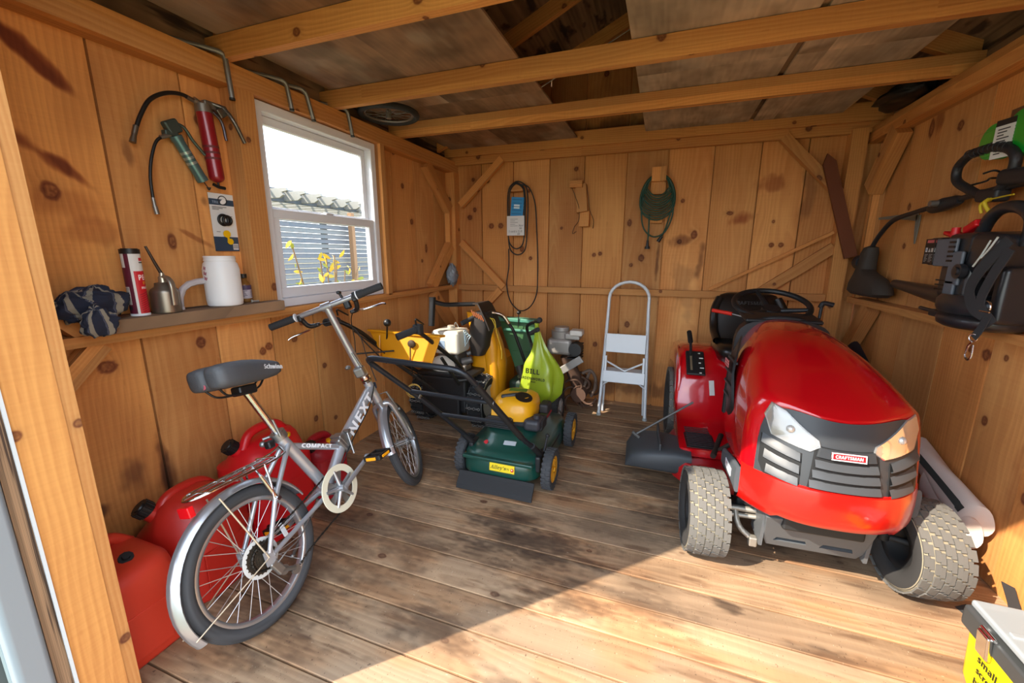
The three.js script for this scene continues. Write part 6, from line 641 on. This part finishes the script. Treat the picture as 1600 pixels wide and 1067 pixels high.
// black lump added to stand for the dark void above the right plate
{ const q = new THREE.SphereGeometry(1, 30, 20), P = q.attributes.position; for (let i = 0; i < P.count; i++) { const x = P.getX(i), y = P.getY(i), z = P.getZ(i), n = .8 + .4 * vn(x * 3 + 5, y * 3 + z * 2, 8); P.setXYZ(i, x * .1 * n, Math.max(-.8, y) * .05 * n, z * .2 * n); } q.computeVertexNormals(); tag(mesh('dark_void_fill', tf(nz(q), [1.15, 2.088, -3.02]), mat(0x101114, .5)), 'black lump added for the dark void above the right top plate', 'bag'); }
// ---------- outside: ground, and what the window shows ----------
{
  const T = tex(512, 512, (i, j) => { const x = i / 512 * 4, y = j / 512 * 4; const t = fbm(x * 6, y * 6, 5, 4), f = vn(x * 60, y * 60, 8); const c = [.42, .43, .27]; mixc(c, [.56, .52, .38], sstep(.4, .65, t)); return mulc(c, [.7, .7, .65], f * .6); });
  T.repeat.set(10, 10); const g = mesh('ground', tf(nz(new THREE.PlaneGeometry(40, 40)), [0, -.16, 0], [-PI / 2, 0, 0]), new THREE.MeshStandardMaterial({ map: T, roughness: .95 })); g.userData.kind = 'structure';
}
{ // slatted wall with a post, seen through the lower pane
  const t = thing('slat_fence', 'grey wall of horizontal slats seen through the window', 'fence', [-6.3, -.16, -6.6]); const sl = [mat(0x5e6468, .8), mat(0x666b6c, .8), mat(0x565d64, .8)]; const gap = 6.0; for (let k = 0; k < 22; k++) mesh('slat', box(.03, .082, 3.6, [0, .10 + k * .092, 0], [0, 0, .25]), sl[k % 3], t); for (const z of [-1.75, 0, 1.75]) mesh('post', box(.09, 2.2, .09, [-.06, 1.1, z]), sl[1], t);
  const w = thing('door_post', 'brown timber post beside the slatted wall outside', 'post', [-6.15, -.16, -7.15]); mesh('timber', rbox(.1, 2.25, .09, .006, [0, 1.125, 0]), mat(0x8a6a4c, .8), w); mesh('foot_plate', box(.14, .02, .14, [0, .01, 0]), M.gal, w);
  const p = thing('green_panel', 'grey green boarded panel beyond the timber post outside', 'panel', [-6.3, -.16, -9.48]); for (let k = 0; k < 9; k++) mesh('board', box(.025, 2.2, .22, [0, 1.1, -.92 + k * .23]), mat(0x59716b, .8), p); mesh('sill', rbox(.12, .08, 2.0, .01, [.05, .62, 0]), mat(0xb9b0a4, .7), p);
  const r = thing('low_railing', 'pale grey low railing in front of the slatted wall outside', 'railing', [-5.6, -.16, -5.6]); for (const y of [.35, .78]) mesh('rail', rbox(.05, .06, 2.2, .01, [0, y, 0]), mat(0x9aa0a8, .7), r); for (let k = 0; k < 9; k++) mesh('baluster', rbox(.035, .80, .05, .006, [0, .4, -1.0 + k * .25]), mat(0x9aa0a8, .7), r);
}
{ // pergola top with shaped rafter tails
  const t = thing('pergola', 'weathered grey pergola with shaped rafter ends outside the window', 'pergola', [-6.3, -.16, -6.9]); const wd = mat(0x4c545a, .85), w2 = mat(0x7c7c76, .85);
  mesh('beam', box(.06, .2, 5.0, [-.3, 2.44, 0]), wd, t); mesh('beam', box(.06, .16, 5.0, [-2.0, 2.56, 0]), wd, t); for (let k = 0; k < 12; k++) { const g = ext([[-2.6, 0], [.05, 0], [.14, .045], [.11, .09], [.24, .11], [.20, .16], [-2.6, .16]], .045, { bevel: .004 }); mesh('rafter', tf(g, [0, 2.36, -2.1 + k * .38]), w2, t); } for (const z of [-2.3, 2.3]) mesh('post', box(.12, 2.5, .12, [-.3, 1.25, z]), wd, t); for (let k = 0; k < 7; k++) mesh('lath', box(.04, .03, 4.8, [-.2 - k * .35, 2.54, 0]), wd, t);
}
{ // shrub with yellowing leaves close outside
  const t = thing('shrub', 'thin shrub with yellow autumn leaves outside the window', 'shrub', [-3.2, -.16, -3.32]); const st = mat(0x6a5a44, .9); const leafG = (() => { const s = new THREE.Shape(); s.moveTo(0, -.5); s.quadraticCurveTo(.42, -.1, 0, .6); s.quadraticCurveTo(-.42, -.1, 0, -.5); const g = new THREE.ShapeGeometry(s, 5); const P = g.attributes.position; for (let i = 0; i < P.count; i++) P.setZ(i, .25 * Math.abs(P.getX(i)) - .15 * P.getY(i) ** 2); g.computeVertexNormals(); return nz(g); })(); const lm = [0xd6b43a, 0xc9a92c, 0xb3a83c, 0x8c9a3a].map(c => mat(c, .7, 0, { transmission: .35, thickness: 0 }));
  const tips = []; for (let k = 0; k < 7; k++) { const x = rnd(-.1, .1), z = rnd(-.35, .3), h = rnd(1.2, 1.62), P = [[x * .3, 0, z * .3], [x * .6, h * .4, z * .7], [x, h * .75, z * 1.0], [x * 1.2, h, z * 1.3]]; mesh('stem', tube(P, .007, { rad: 6 }), st, t); const c = new THREE.CatmullRomCurve3(P.map(A3)); for (let j = 0; j < 11; j++) tips.push(c.getPoint(.4 + .6 * j / 10)); }
  for (const p of tips) { const o = new THREE.Mesh(leafG, lm[Math.floor(rnd(4))]); o.name = 'leaf'; o.scale.setScalar(rnd(.06, .1)); o.position.copy(p).add(V(rnd(-.05, .05), rnd(-.05, .05), rnd(-.06, .06))); o.rotation.set(rnd(-1, 1), rnd(.4, 2.4), rnd(6.28)); o.castShadow = o.receiveShadow = true; t.add(o); }
}
renderer.render(scene, camera);
